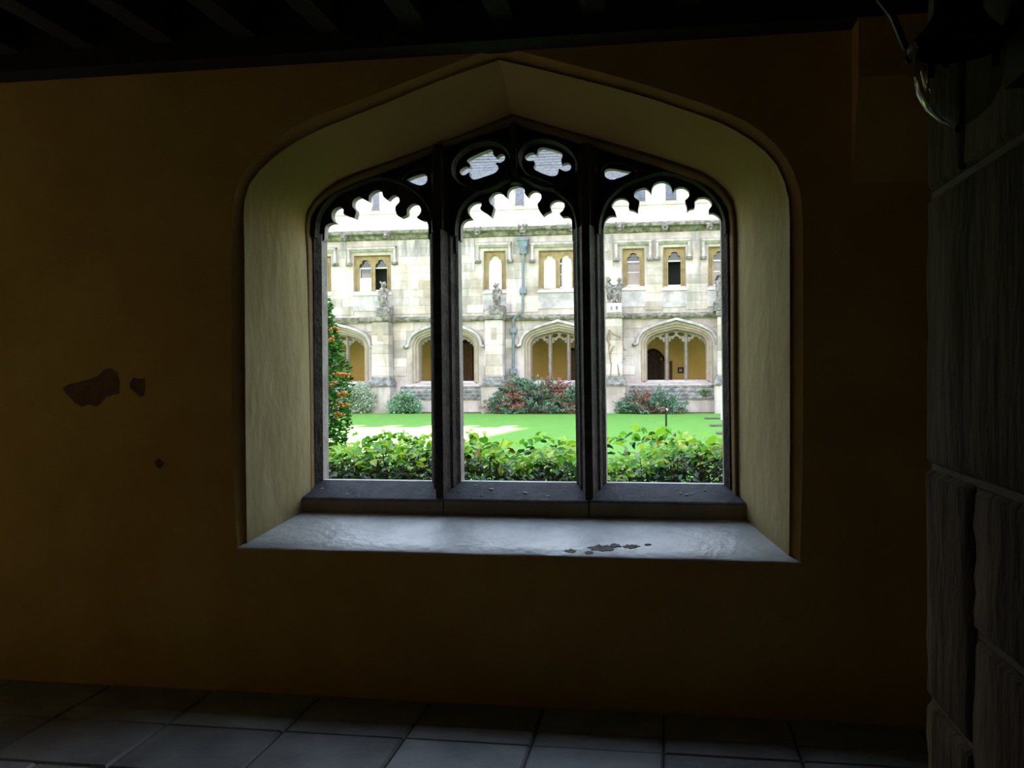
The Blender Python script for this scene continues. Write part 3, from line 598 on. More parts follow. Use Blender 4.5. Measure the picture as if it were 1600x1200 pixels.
# courses of ashlar around the openings
def blocked(z0, z1, upper):
    iv = []
    if upper:
        for r, a in zip(uprects, UP):
            hz = at((a[5]+a[6])/2, a[7], F)[2]+.06; dz = at(a[5], a[8], F)[2]-.1
            if z1 > r[2]-.75 and z0 < r[3]: iv.append((r[0]-.03, r[1]+.03))
            if z1 > dz and z0 < hz: iv.append((at(a[5], 400, F)[0]-.08, at(a[6], 400, F)[0]+.08))
        if z0 < 4.15: iv += [(b-.36, b+.36) for b in BUT]
    else:
        for c in WIN:
            zm = min(z1, Z_SPR+.95); zz = max(z0, Z_SILL-.4)
            if z0 < Z_SPR: iv.append((c-OW-.46, c+OW+.46))
            else:
                a = archpts(c, Z_SPR, OW+.5, 1.0); xs = [p[0] for p in a if p[1] >= z0]
                if xs: iv.append((min(xs)-.02, max(xs)+.02))
        iv += [(b-.34, b+.34) for b in BUT]
    return sorted(iv)
unit = MB().cbox(0, 1, 0, 1, 0, 1, .01); ume = bpy.data.meshes.new('ashlar_stone'); ume.from_pydata(unit.v, [], unit.f); ume.materials.append(M['ashlar'])
fme = ume.copy(); fme.materials[0] = M['frieze']
cells = []
def courses(zs, upper):
    for z0, z1 in zip(zs[:-1], zs[1:]):
        iv = blocked(z0, z1, upper); x = -13.2; free = []
        for a, b in iv:
            if a > x: free.append((x, a))
            x = max(x, b)
        if x < 13.5: free.append((x, 13.5))
        for a, b in free:
            L = b-a
            if L < .06: continue
            n = max(1, round(L/R.uniform(.55, .8))); cuts = [a]+[a+L*(i+R.uniform(-.2, .2))/n for i in range(1, n)]+[b]
            for p, q in zip(cuts[:-1], cuts[1:]): cells.append((p, q, z0, z1))
courses(list(np.linspace(1.42, Z_STR-.1, 7)), False); courses(list(np.linspace(Z_STR+.22, Z_COR0-.08, 10)), True)
cells.sort(key=lambda c: (c[0] > 3.3, -(c[1]-c[0])*(c[3]-c[2])))
for p, q, z0, z1 in cells[:300]:
    o = link('ashlar_stone', fme if z0 > 6.0 else ume, far); d = R.uniform(.0, .008); o.location = (p+.003, F-.006-d, z0+.003); o.scale = (q-p-.006, .05+d, z1-z0-.006)
rest = MB()
for p, q, z0, z1 in cells[300:]: rest.cbox(p+.006, q-.006, F-.015, F+.03, z0+.006, z1-.006, .006)
if rest.v: tag(rest.build('small_ashlar', M['ashlar'], far), kind='stuff')

# plinth with sloping weathering, string course, cornice, parapet
pl = [(F-.42, -.1), (F-.42, .46), (F-.45, .52), (F-.40, .56), (F-.10, 1.08), (F+.05, 1.10), (F+.05, -.1)]
mb = MB().loft([[(XL, y, z) for y, z in pl], [(XR, y, z) for y, z in pl]], True); mb.build('plinth', M['far'], far)
wt = [(F-.455, .50), (F-.455, .56), (F-.115, 1.10), (F-.115, 1.02)]
for c in WIN:
    for k in range(4):                  # four overlapping courses
        y0, y1 = F-.47+.09*k, F-.47+.09*(k+1)+.03; z0, z1 = .50+.135*k, .50+.135*(k+1)
        pr = [(y0, z0), (y0-.01, z0+.05), (y1, z1+.02), (y1, z0)]
        b = MB().loft([[(c-1.75, y, z) for y, z in pr], [(c+1.75, y, z) for y, z in pr]], True); b.f += [(0, 1, 2, 3), (7, 6, 5, 4)]; b.build('weathering_slab', M['weather'], far)
def moulding(prof, name, m, x0=XL, x1=XR, n=60):
    rr = random.Random(11); rings = []
    for i in range(n+1):
        x = x0+(x1-x0)*i/n; rings.append([(x, y+(rr.random()-.5)*.02, z+(rr.random()-.5)*.025) for y, z in prof])
    return MB().loft(rings, True).build(name, m, far)
moulding([(F+.02, Z_STR-.10), (F-.12, Z_STR-.10), (F-.17, Z_STR-.02), (F-.17, Z_STR+.02), (F-.02, Z_STR+.10), (F+.02, Z_STR+.11)], 'string_course', M['moss'])
moulding([(F+.02, Z_COR0-.06), (F-.06, Z_COR0-.02), (F-.12, Z_COR0+.10), (F-.30, Z_COR0+.16), (F-.32, Z_COR0+.24), (F-.10, Z_COR1), (F+.02, Z_COR1)], 'cornice', M['moss'])
mb = MB().box(XL, XR, F-.05, F+.35, Z_COR1-.08, Z_EMB-.1).build('parapet_base', M['parapet'], far)
MB().box(XL, XR, F-.10, F+.38, Z_EMB-.12, Z_EMB-.04).build('parapet_string', M['parapet'], far)
emb = []
for x in (586, 774.5, 811, 1000, 1043.5, 1094): emb.append(at(x, 315, F)[0])
pitch = (at(1000, 315, F)[0]-at(811, 315, F)[0])/4
es = sorted([emb[2]+pitch*k for k in range(-14, 9)])
for a, b in zip(es[:-1], es[1:]):
    x0, x1 = a+.20, b-.20
    mer = MB().cbox(x0, x1, F-.05, F+.35, Z_EMB-.1, Z_MER-.1, .02).build('merlon', M['parapet'], far)
    MB().cbox(x0-.04, x1+.04, F-.10, F+.40, Z_MER-.1, Z_MER+.04, .03).build('merlon_coping', M['parapet'], mer)
    MB().cbox(a-.19, a+.19, F-.07, F+.36, Z_EMB-.14, Z_EMB+.02, .02).build('embrasure_sill', M['orangestone'], far)

# cornice bosses
for i, (x, y) in enumerate([(538, 371), (604, 367), (675, 364), (746, 361), (817, 357), (893, 355.5), (969, 353.5), (1039, 354), (1109, 353), (1182, 350), (1256, 348), (1332, 346)]):
    p = at(x, y, F-.25); s = 1.25 if i in (4, 6) else 1.0; mb = MB(); rr = random.Random(i)
    mb.ball((p[0], F-.24, p[2]), (.13*s, .2, .15*s), 10, 7)
    mb.ball((p[0]-.07*s, F-.38, p[2]+.06), .05*s, 8, 5); mb.ball((p[0]+.07*s, F-.38, p[2]+.06), .05*s, 8, 5)
    mb.ball((p[0], F-.42, p[2]-.03), (.06*s, .07, .05*s), 8, 5); mb.ball((p[0]-.12*s, F-.28, p[2]+.11), (.04, .05, .07), 8, 5); mb.ball((p[0]+.12*s, F-.28, p[2]+.11), (.04, .05, .07), 8, 5)
    mb.ball((p[0], F-.34, p[2]-.12*s), (.09*s, .1, .05), 8, 5)
    mb.build('carved_boss', M['statue'], far, 60)

# buttresses
BLAB = ['stone buttress at the right edge of the far range', 'stone buttress with a bare climber, carrying the wrestling pair', 'stone buttress just left of the downpipe', 'stone buttress between the pale and the grey-green shrubs', 'stone buttress hidden beyond the left jamb', 'stone buttress one bay beyond the right jamb', 'stone buttress two bays beyond the right jamb']
for b in BUT:
    mb = MB(); w = .33
    mb.cbox(b-w, b+w, F-.62, F+.03, 1.30, Z_STR-.06, .02); bt = thing('buttress', BLAB[BUT.index(b)], 'buttress', (b, F-.3, 0), kind='structure'); mb.build('buttress_shaft', M['far'], bt)
    sh = MB(); pr = [(F-.92, 1.02), (F-.92, 1.08), (F-.60, 1.40), (F+.0, 1.40), (F+.0, 1.02)]
    rings = [[(b-.52 + (0.17 if z > 1.2 else 0), y, z) for y, z in pr], [(b+.52-(0.17 if z > 1.2 else 0), y, z) for y, z in pr]]
    sh.loft(rings, True); sh.f += [tuple(range(5)), tuple(range(9, 4, -1))]; sh.build('buttress_weathering', M['weather'], bt)
    MB().cbox(b-.46, b+.46, F-.86, F+.03, -.1, 1.03, .02).build('buttress_foot', M['far'], bt)
    MB().cbox(b-.38, b+.38, F-.70, F+.02, Z_STR-.10, Z_STR+.10, .04).build('buttress_cap', M['moss'], bt)
    MB().cbox(b-.13, b+.13, F-.635, F-.6, 2.75, 3.25, .02).build('buttress_panel', M['farmould'], bt)
    z = 1.42
    while z < Z_STR-.3:
        h = R.choice((.36, .42, .5)); h = min(h, Z_STR-.12-z)
        MB().cbox(b-w-.008, b+w+.008, F-.632, F-.1, z+.006, z+h-.006, .01).build('buttress_stone', M['ashlar'], bt); z += h

# ---- far cloister windows
FLAB = ['far cloister window with a dark door and small framed print behind it', 'far cloister window above the large red-tinged shrub, next to the downpipe', 'far cloister window half hidden by the left mullion', 'far cloister window behind the orange-berried firethorn', 'far cloister window beyond the left edge of view', 'far cloister window one bay beyond the right jamb', 'far cloister window two bays beyond the right jamb']
for i, c in enumerate(WIN):
    w = thing('window_%d' % (i+4), FLAB[i], 'window', (c, F, Z_SILL), kind='structure')
    steps = [(.22, F+.0), (.20, F+.06), (.12, F+.07), (.10, F+.15), (.03, F+.17), (0.0, F+.26), (0.0, F+.7)]
    rings = [[(x, y, z) for x, z in far_hole(c, g)] for g, y in steps]
    MB().loft(rings).build('moulded_jamb', M['farmould'], w, 30)
    hd = [(c-1.56, Z_SPR-.04)] + archpts(c, Z_SPR, 1.46, .90) + [(c+1.56, Z_SPR-.04)]
    MB().rib(hd, .16, F+.01, .09, F-.17).build('hood_mould', M['hood'], w, 30)
    for s in (-1, 1): MB().ball((c+s*1.56, F-.08, Z_SPR-.05), (.1, .1, .07), 8, 5).build('label_stop', M['statue'], w, 60)
    MB().add([(c-1.3, F-.10, Z_SILL-.16), (c+1.3, F-.10, Z_SILL-.16), (c+OW, F+.35, Z_SILL+.02), (c-OW, F+.35, Z_SILL+.02), (c-1.3, F-.10, Z_SILL-.3), (c+1.3, F-.10, Z_SILL-.3), (c+OW, F+.5, Z_SILL-.3), (c-OW, F+.5, Z_SILL-.3)],
             [(0, 1, 2, 3), (4, 5, 1, 0), (2, 6, 7, 3), (5, 6, 2, 1), (4, 0, 3, 7)]).build('sill', M['parapet'], w)
    lw = (2*OW-.02)/3; cent = [c-lw, c, c+lw]
    for s in (-.5, .5):
        xm = c+s*lw; zt = Z_SPR+.40
        MB().add([(xm-.075, F+.38, Z_SILL), (xm-.025, F+.28, Z_SILL), (xm+.025, F+.28, Z_SILL), (xm+.075, F+.38, Z_SILL), (xm+.04, F+.5, Z_SILL), (xm-.04, F+.5, Z_SILL),
                  (xm-.075, F+.38, zt), (xm-.025, F+.28, zt), (xm+.025, F+.28, zt), (xm+.075, F+.38, zt), (xm+.04, F+.5, zt), (xm-.04, F+.5, zt)],
                 [(k, (k+1) % 6, (k+1) % 6+6, k+6) for k in range(6)]+[tuple(range(6)), tuple(range(11, 5, -1))]).build('mullion', M['farmull'], w)
    # tracery: light heads with cusps and four openings above
    base = Z_SPR-.03
    out = [(c-OW-.02, base)] + [(x, z) for x, z in archpts(c, Z_SPR, OW+.02, .52)] + [(c+OW+.02, base)]
    bites = []
    for q, cx in enumerate(cent):
        h = lw/2-.05; pts = [(cx+h, base)]; hgt = .26 if q == 1 else .24
        for k in range(1, 12):
            a = math.pi*k/12; r = 1.0 if k % 2 else .74
            if k == 6: r = 1.08
            pts.append((cx+h*math.cos(a)*r, base+.02+hgt*math.sin(a)*r))
        pts.append((cx-h, base)); bites.append(pts)
    ring = list(out)
    for pts in reversed(bites): ring += pts
    hl = []
    for cx, rx, rz, dz, tilt in ((c-.17, .13, .075, .385, .35), (c+.17, .13, .075, .385, -.35), (c-.47, .09, .045, .32, .3), (c+.47, .09, .045, .32, -.3)):
        hl.append([(cx+rx*math.cos(t)*math.cos(tilt)-rz*math.sin(t)*math.sin(tilt), Z_SPR+dz-.04+rx*math.cos(t)*math.sin(tilt)*.8+rz*math.sin(t)*math.cos(tilt)) for t in [2*math.pi*k/14 for k in range(14)]])
    MB().prism(ring, F+.36, F+.42, hl).build('tracery', M['farmull'], w)

# ---- upper windows
ULAB = {0: 'upper window cut off by the left jamb of our window', 1: 'two-light upper window with its right light dark, above the left statue', 2: 'narrow upper window with white blind, left of the downpipe', 3: 'two-light upper window with white blinds, right of the downpipe',
        4: 'narrow upper window beside the pair of wrestling statues', 5: 'narrow upper window with its lower sash open and dark', 6: 'upper window cut off by the right jamb of our window', 7: 'two-light upper window one bay beyond the right jamb', 8: 'narrow upper window two bays beyond the right jamb'}
for i, (a, r) in enumerate(zip(UP, uprects)):
    x0, x1, z0, z1 = r; nl = a[4]; w = thing('window_%d' % (i+11), ULAB[i], 'window', ((x0+x1)/2, F, z0), kind='structure')
    # frame plate with arched lights
    fwid = .15; lt = []; mw = .12; iw = (x1-x0-2*fwid-(nl-1)*mw)/nl
    for k in range(nl):
        lx0 = x0+fwid+k*(iw+mw); lx1 = lx0+iw; cx = (lx0+lx1)/2; zsp = z1-.16-iw*.62
        pts = [(lx0, z0+.02)]
        for t in range(0, 13):
            an = math.pi*(1-t/12); rr = (.82 if t in (3, 9) else 1.0); pts.append((cx+iw/2*math.cos(an)*rr, zsp+iw*.66*math.sin(an)*rr))
        pts.append((lx1, z0+.02)); lt.append(pts)
    MB().prism([(x0, z0), (x0, z1), (x1, z1), (x1, z0)], F+.14, F+.26, lt).build('stone_frame', M['honey'], w)
    MB().loft([[(x0, F-.0, z0), (x0, F-.0, z1), (x1, F-.0, z1), (x1, F-.0, z0)], [(x0+.05, F+.15, z0), (x0+.05, F+.15, z1-.05), (x1-.05, F+.15, z1-.05), (x1-.05, F+.15, z0)]]).build('chamfered_jamb', M['honey'], w)
    for k, pts in enumerate(lt):                     # a thin raised arch around each light
        MB().rib([(p[0], p[1]) for p in pts], .055, F+.145, .03, F+.10).build('light_arch', M['honey'], w)
    kind = a[9]
    for k, pts in enumerate(lt):
        lx0, lx1 = pts[0][0], pts[-1][0]; cx = (lx0+lx1)/2; zs = z0+(z1-z0)*.66; zm = z0+(z1-z0)*.38
        op = (kind == 'sash') or (kind == 'open' and k == 1)
        MB().box(lx0-.03, lx1+.03, F+.275, F+.28, zs if op else z0, z1-.05).build('pane', M['pane'], w)
        MB().box(lx0-.02, lx1+.02, F+.25, F+.29, zs-.02, zs+.025).build('sash_bar', M['white'], w)
        if not op:
            MB().box(lx0-.02, lx1+.02, F+.25, F+.29, zm-.012, zm+.012).build('sash_bar', M['white'], w)
        if kind == 'open' and k == 0: MB().box(lx0-.01, lx0+.035, F+.25, F+.29, z0, zs).build('sash_stile', M['white'], w)
        if kind.startswith('blind') or (kind == 'open' and k == 0):
            top = z1-.12 if kind != 'open' else zm
            b0, b1 = (lx0, lx1) if not (kind == 'blind2' and k == 1) else (lx0+.1, lx1)
            MB().box(b0, b1, F+.262, F+.272, z0, top).build('blind', M['blind'], w)
        MB().box(lx0-.01, lx1+.01, F+.16, F+.30, z0-.02, z0+.06).build('white_sill', M['white'], w)
    MB().add([(x0-.06, F-.05, z0-.10), (x1+.06, F-.05, z0-.10), (x1, F+.2, z0+.02), (x0, F+.2, z0+.02), (x0-.06, F-.05, z0-.16), (x1+.06, F-.05, z0-.16), (x1, F+.2, z0-.16), (x0, F+.2, z0-.16)],
             [(0, 1, 2, 3), (4, 5, 1, 0), (5, 6, 2, 1), (4, 0, 3, 7), (7, 6, 5, 4)]).build('sill', M['parapet'], w)
    MB().cbox(x0-.05, x1+.05, F-.008, F+.02, z0-.78, z0-.14, .004).build('apron', M['apron'], w)
    hx0, hx1 = at(a[5], 395, F)[0], at(a[6], 395, F)[0]; hz = at((a[5]+a[6])/2, a[7], F)[2]; dz = at(a[5], a[8], F)[2]
    MB().loft([[(hx0, y, z) for y, z in ((F+.02, hz-.14), (F-.05, hz-.12), (F-.17, hz-.02), (F-.17, hz+.03), (F+.02, hz+.10))], [(hx1, y, z) for y, z in ((F+.02, hz-.14), (F-.05, hz-.12), (F-.17, hz-.02), (F-.17, hz+.03), (F+.02, hz+.10))]], True).build('hood_mould', M['hood'], w)
    for s, hx in ((1, hx0), (-1, hx1)):
        MB().cbox(min(hx, hx+s*.1), max(hx, hx+s*.1), F-.13, F+.02, dz, hz+.02, .02).build('hood_drop', M['hood'], w)
        MB().cbox(hx+s*.05-.11, hx+s*.05+.11, F-.16, F+.02, dz-.09, dz+.02, .03).build('label_stop', M['statue'], w)

# ---- roof
roof = thing('roof', 'grey slate roof rising behind the far battlements', 'roof', (-4, F+.6, 7.2), kind='structure')
RY0, RZ0, RY1, RZ1 = F+.55, 7.15, 36.0, 12.35
nr = 36; mb = MB()
sl = math.hypot(RY1-RY0, RZ1-RZ0); ny, nz = -(RZ1-RZ0)/sl, (RY1-RY0)/sl
for k in range(nr):
    t0, t1 = k/nr, (k+1)/nr; th = .06
    for q in range(64):
        if -17 < XL+(XR-XL)*q/64 < 7 or True:
            off = (k % 2)*.5; x0 = XL+(XR-XL)*(q+off)/64; x1 = XL+(XR-XL)*(q+1+off)/64-.012; e = th+R.random()*.012
            a = (RY0+(RY1-RY0)*t0+ny*e, RZ0+(RZ1-RZ0)*t0+nz*e); b = (RY0+(RY1-RY0)*(t1+.15/nr)+ny*.004, RZ0+(RZ1-RZ0)*(t1+.15/nr)+nz*.004); c0 = (RY0+(RY1-RY0)*t0, RZ0+(RZ1-RZ0)*t0)
            mb.add([(x0, c0[0]+.05, c0[1]), (x1, c0[0]+.05, c0[1]), (x0, a[0], a[1]), (x1, a[0], a[1]), (x0, b[0], b[1]), (x1, b[0], b[1])], [(0, 1, 3, 2), (2, 3, 5, 4)])
tag(mb.build('slates', M['slate'], roof, fix=False), kind='stuff')
MB().add([(XL, RY0-.2, RZ0-.05), (XR, RY0-.2, RZ0-.05), (XR, RY1, RZ1), (XL, RY1, RZ1), (XR, 40.5, 7.1), (XL, 40.5, 7.1)], [(0, 1, 2, 3), (3, 2, 4, 5)]).build('roof_deck', M['slate'], roof)
MB().box(XL, XR, 40.4, 40.6, -.2, 7.2).build('rear_wall', M['far'], far)

# ---- cloister walk inside the far range
YI = F+3.7
fi = thing('wall_inner', 'ochre inner wall of the far cloister walk seen through its windows', 'wall', (-4, YI, 0), kind='structure')
MB().box(XL, XR, YI, YI+.2, -.2, 3.5).build('plaster_face', M['farochre'], fi)
MB().box(XL, XR, F+.3, YI, 3.2, 3.36).build('walk_ceiling', M['timber'], fi)
MB().box(XL, XR, F+.3, YI, -.2, .0).build('walk_floor', M['farfloor'], fi)
def far_door(name, label, xa, xb, ytop, n, m, arched):
    a, b = at(xa, 570, YI)[0], at(xb, 570, YI)[0]; zt = at((xa+xb)/2, ytop, YI)[2]
    d = thing(name, label, 'door', ((a+b)/2, YI, 0), kind='structure'); bw = (b-a)/n
    for k in range(n):
        t = ((k+.5)/n-.5)*2; z = zt-(.5*t*t if arched else 0)
        MB().cbox(a+bw*k+.0005, a+bw*(k+1)-.0005, YI-.06, YI-.005, 0.01, z, .012).build('board', m, d)
    pts = [(a-.08, 0.0)]+[(a-.08+(b-a+.16)*k/10, zt+.06-(.5*((k/10-.5)*2)**2 if arched else 0)) for k in range(11)]+[(b+.08, 0.0)]
    MB().rib(pts, .12, YI, .1, YI-.1).build('door_frame', M['timber'], d)
far_door('door_1', 'dark arched boarded door behind the right far cloister window', 1004, 1037, 549, 7, M['door'], True)
far_door('door_2', 'brown timber door behind the far window half hidden by the left mullion', 724, 739, 536, 4, M['brownwood'], False)
far_door('door_3', 'brown timber door at the right of the far window above the red shrub', 891.5, 907, 548, 4, M['brownwood'], False)
a, b = at(1046, 570, YI)[0], at(1050.5, 570, YI)[0]
MB().box(a, b, YI-.1, YI, 0, at(1048, 564, YI)[2]).build('door_post', M['brownwood'], fi)
p0, p1 = at(1059, 583, YI), at(1068, 574, YI)
fp = thing('framed_print', 'small dark-framed print hanging on the ochre far cloister wall', 'picture', ((p0[0]+p1[0])/2, YI-.03, p0[2]))
for q in ((p0[0], p1[0], p1[2]-.05, p1[2]), (p0[0], p1[0], p0[2], p0[2]+.05), (p0[0], p0[0]+.05, p0[2]+.05, p1[2]-.05), (p1[0]-.05, p1[0], p0[2]+.05, p1[2]-.05)):
    MB().box(q[0], q[1], YI-.05, YI-.001, q[2], q[3]).build('frame_bar', M['iron'], fp)
MB().box(p0[0]+.05, p1[0]-.05, YI-.03, YI-.002, p0[2]+.05, p1[2]-.05).build('print', M['paper'], fp)

# ---- rest of the quadrangle that stands out of the picture
own = thing('wall_own_range', 'upper storey and slate roof of our own range above the cloister', 'building', (0, 1, 3.5), kind='structure')
MB().box(WX0-12, WX0, 0.7, .88, -.4, 8.8).build('outer_wall', M['far'], own); MB().box(WX1, 20, 0.7, .88, -.4, 8.8).build('outer_wall', M['far'], own)
MB().add([(-24, .9, 8.6), (20, .9, 8.6), (20, -4, 12.5), (-24, -4, 12.5), (20, -9, 8.6), (-24, -9, 8.6)], [(0, 1, 2, 3), (3, 2, 4, 5)]).build('roof_slope', M['slate'], own)
tw = thing('bell_tower', 'tall pale stone bell tower standing behind the far range', 'tower', (7.5, 48, 0), kind='structure')
MB().box(1.35, 15.5, 42, 55, 0, 44).build('tower_shaft', M['far'], tw)
for xx in (1.95, 8.4, 14.9):
    for yy in (42.6, 54.4): MB().lathe([(.7, 44), (.7, 46.5), (.0, 50)], (xx, yy, 0), 8).build('pinnacle', M['far'], tw)

# ================================================================== STATUES ON THE BUTTRESSES
def carved(name, parts, m, parent, vox=.028):
    mb = MB()
    for c, r in parts: mb.ball(c, r, 12, 9)
    o = mb.build(name, m, parent, fix=False)
    rm = o.modifiers.new('remesh', 'REMESH'); rm.mode = 'VOXEL'; rm.voxel_size = vox; rm.use_smooth_shade = True
    return o
def limb(a, b, r0, r1, n=6):
    a, b = np.array(a, float), np.array(b, float); return [(tuple(a+(b-a)*k/(n-1)), r0+(r1-r0)*k/(n-1)) for k in range(n)]
def figure(x, y, z, h, lean=0.0, turn=0, ears=True, arms='down', hunch=0, slim=1.0):
    s = h/0.9; P = []; f = lambda dx, dy, dz: (x+dx*s+lean*dz*s, y+dy*s, z+dz*s)
    P += limb(f(-.09, 0, 0), f(-.08, -.06, .28), .075*s, .085*s) + limb(f(.09, 0, 0), f(.08, -.06, .28), .075*s, .085*s)
    P += limb(f(0, 0, .25), f(0, .01-hunch, .60), .135*s, .15*s) + limb(f(0, -hunch, .60), f(turn*.03, -.03-hunch, .74), .09*s, .07*s)
    P += [(f(turn*.04, -.04-hunch, .80), (.105*s, .11*s, .115*s)), (f(turn*.11, -.13-hunch, .77), (.05*s, .06*s, .045*s))]
    if ears: P += [(f(-.085, -.03-hunch, .90), (.035*s, .03*s, .05*s)), (f(.085, -.03-hunch, .90), (.035*s, .03*s, .05*s))]
    if arms == 'down': P += limb(f(-.16, 0, .58), f(-.14, -.12, .32), .055*s, .045*s) + limb(f(.16, 0, .58), f(.13, -.14, .36), .055*s, .045*s)
    else: P += limb(f(-.14*turn, 0, .58), f(.2*turn, -.10, .52), .06*s, .05*s) + limb(f(.14*turn, 0, .58), f(.26*turn, -.1, .44), .06*s, .05*s)
    return [(c, tuple(np.array(r)*slim) if hasattr(r, '__len__') else r*slim) for c, r in P]
SLAB = ['weathered stone statue of a crowned beast on the leftmost buttress', 'seated grey stone beast statue on the buttress left of the downpipe', 'pair of wrestling stone figures on the buttress right of centre', 'grey stone statue half hidden at the right jamb']
for i, (b, xpx, yt, yb) in enumerate([(BUT[3], 600, 441, 479), (BUT[2], 776.5, 443, 479), (BUT[1], 960, 432, 476), (BUT[0], 1127, 424, 479)]):
    yy = F-.42; x = at(xpx, 470, yy)[0]; zt = at(xpx, yt, yy)[2]; zb = Z_STR+.46
    st = thing('statue', SLAB[i], 'statue', (x, yy, Z_STR+.10), 'carved statues on the buttress tops')
    ped = MB().cbox(x-.27, x+.27, yy-.24, F-.04, Z_STR+.10, zb, .03).build('pedestal', M['statue'] if i != 2 else M['parapet'], st)
    for s in (-.1, .1): MB().box(x+s-.035, x+s+.035, yy-.245, yy-.22, Z_STR+.2, Z_STR+.34).build('pedestal_niche', M['weather'], ped)
    h = zt-zb
    if i == 2: P = figure(x-.07, yy, zb, h, -.22, 1, False, 'grapple', 0, .74) + figure(x+.07, yy-.05, zb, h*.97, .20, -1, False, 'grapple', 0, .74)
    else: P = figure(x, yy, zb, h, (-.04, .03, 0, .05)[i], (1, -1, 0, -1)[i], i != 3, 'down', (.0, .05, 0, .02)[i])
    carved('figure', P, M['statue'], st)

# ================================================================== DOWNPIPE
yp = F-.16
pd = lambda x, y: tuple(at(x, y, yp))
dp = thing('downpipe', 'blue-grey lead downpipe with rainwater head on the far wall', 'downpipe', (pd(802, 585)[0], yp, 1.4))
pipe = MB().tube([pd(817.5, 388), pd(817, 484), pd(815.5, 488), pd(804.5, 496), pd(802, 500), pd(802, 588)], .055, 8).build('pipe', M['lead'], dp, 50)
hx, hz = pd(817, 378)[0], pd(817, 378)[2]
MB().loft([[(hx+sx*w, yp+sy*d, hz+z) for sx, sy in ((-1, -1), (1, -1), (1, 1), (-1, 1))] for w, d, z in ((.09, .08, -.36), (.1, .09, -.3), (.17, .14, -.18), (.19, .15, .0), (.24, .18, .05), (.24, .18, .12), (.2, .15, .16))], True).build('rainwater_head', M['lead'], dp)
for x, y in ((817.3, 393), (817, 455), (802, 517), (802, 580)):
    q = pd(x, y); MB().cbox(q[0]-.13, q[0]+.13, yp-.07, yp+.14, q[2]-.1, q[2]+.1, .02).build('pipe_bracket', M['lead'], pipe)

# ================================================================== PLANTS
LEAF = [(-.0, 0, 0), (.28, .18, .05), (.34, .45, .06), (.2, .8, .0), (0, 1.0, -.12), (-.2, .8, .0), (-.34, .45, .06), (-.28, .18, .05), (0, .3, -.03), (0, .65, -.05)]
LFAC = [(0, 1, 8), (1, 2, 9, 8), (2, 3, 9), (3, 4, 9), (4, 5, 9), (5, 6, 9), (6, 7, 8, 9), (7, 0, 8)]
SLEAF = [(0, 0, 0), (.3, .45, .08), (0, 1, -.05), (-.3, .45, .08)]; SFAC = [(0, 1, 2), (0, 2, 3)]
def rot_to(d, roll):
    d = Vector(d).normalized(); q = d.to_track_quat('Y', 'Z') @ Matrix.Rotation(roll, 3, 'Y').to_quaternion(); return q.to_matrix()
def add_leaves(mb, items, big=False):
    LV, LF = (LEAF, LFAC) if big else (SLEAF, SFAC); base = np.array(LV)
    for p, d, roll, s in items:
        m3 = np.array(rot_to(d, roll)); mb.add((base*s)@m3.T + np.array(p), LF)

# hedge under the window
HT = [(480, 690), (530, 692), (560, 688), (600, 684), (640, 684), (680, 690), (730, 682), (770, 690), (815, 706), (850, 692), (900, 692), (950, 712), (1000, 702), (1030, 686), (1080, 679), (1135, 682), (1180, 684)]
HY = 1.75
htp = [(p[0], p[1]-.065) for p in (xz(x, y, HY) for x, y in HT)]
def htop(x): return float(np.interp(x, [p[0] for p in htp], [p[1] for p in htp]))
hedge = thing('hedge', 'low leafy green hedge growing just outside the window sill', 'hedge', (-.3, HY, 0))
rh = random.Random(21)
items = []; lit_top = []
for k in range(11000):
    x = rh.uniform(-2.6, 2.1); y = HY+rh.uniform(-.38, .42); e2 = (y-HY)/.42; zt = htop(x)-.04*e2*e2+.018*math.sin(x*23+y*9)
    z = zt+.03 - (rh.random()**1.25)*.42 + rh.gauss(0, .012)
    if z < zt-.2 and rh.random() < .45: continue
    d = (rh.gauss(0, 1), rh.gauss(-.8, .6), rh.gauss(-.2, .35)); top = z > zt-.02-rh.random()**2*.10
    (lit_top if top else items).append(((x, y, z), d, rh.gauss(0, .5), rh.uniform(.032, .078) if rh.random() < .9 else rh.uniform(.075, .1)))
def near(it): return it[0][1] - 1.0*(it[0][2]-.8) - it[3]*3
seen = lambda L: sorted([i for i in L if -1.55 < i[0][0] < 1.25 and i[0][2] > .86], key=near)
for pool, m1_, m2_, nm in ((lit_top, 'leafobj', 'litleaf', 'lit_top_foliage'), (items, 'lowleafobj', 'leaf', 'foliage')):
    lead = seen(pool)[:150]; ids = set(map(id, lead)); lmes = []
    for v in range(3):
        me = bpy.data.meshes.new('leaf'); q = np.array(LEAF)*np.array([1, 1, 1+v*1.2]); me.from_pydata([tuple(p) for p in q], [], LFAC); me.materials.append(M[m1_]); lmes.append(me)
    for n, (p, d, roll, sz) in enumerate(lead):
        o = link('leaf', lmes[n % 3], hedge); o.matrix_local = Matrix.Translation(Vector(p)) @ rot_to(d, roll).to_4x4() @ Matrix.Scale(sz*1.15, 4)
        o.matrix_parent_inverse = Matrix.Translation(hedge.location).inverted()
    mb = MB(); add_leaves(mb, [i for i in pool if id(i) not in ids], True); tag(mb.build(nm, M[m2_], hedge, fix=False), kind='stuff')
mb = MB()
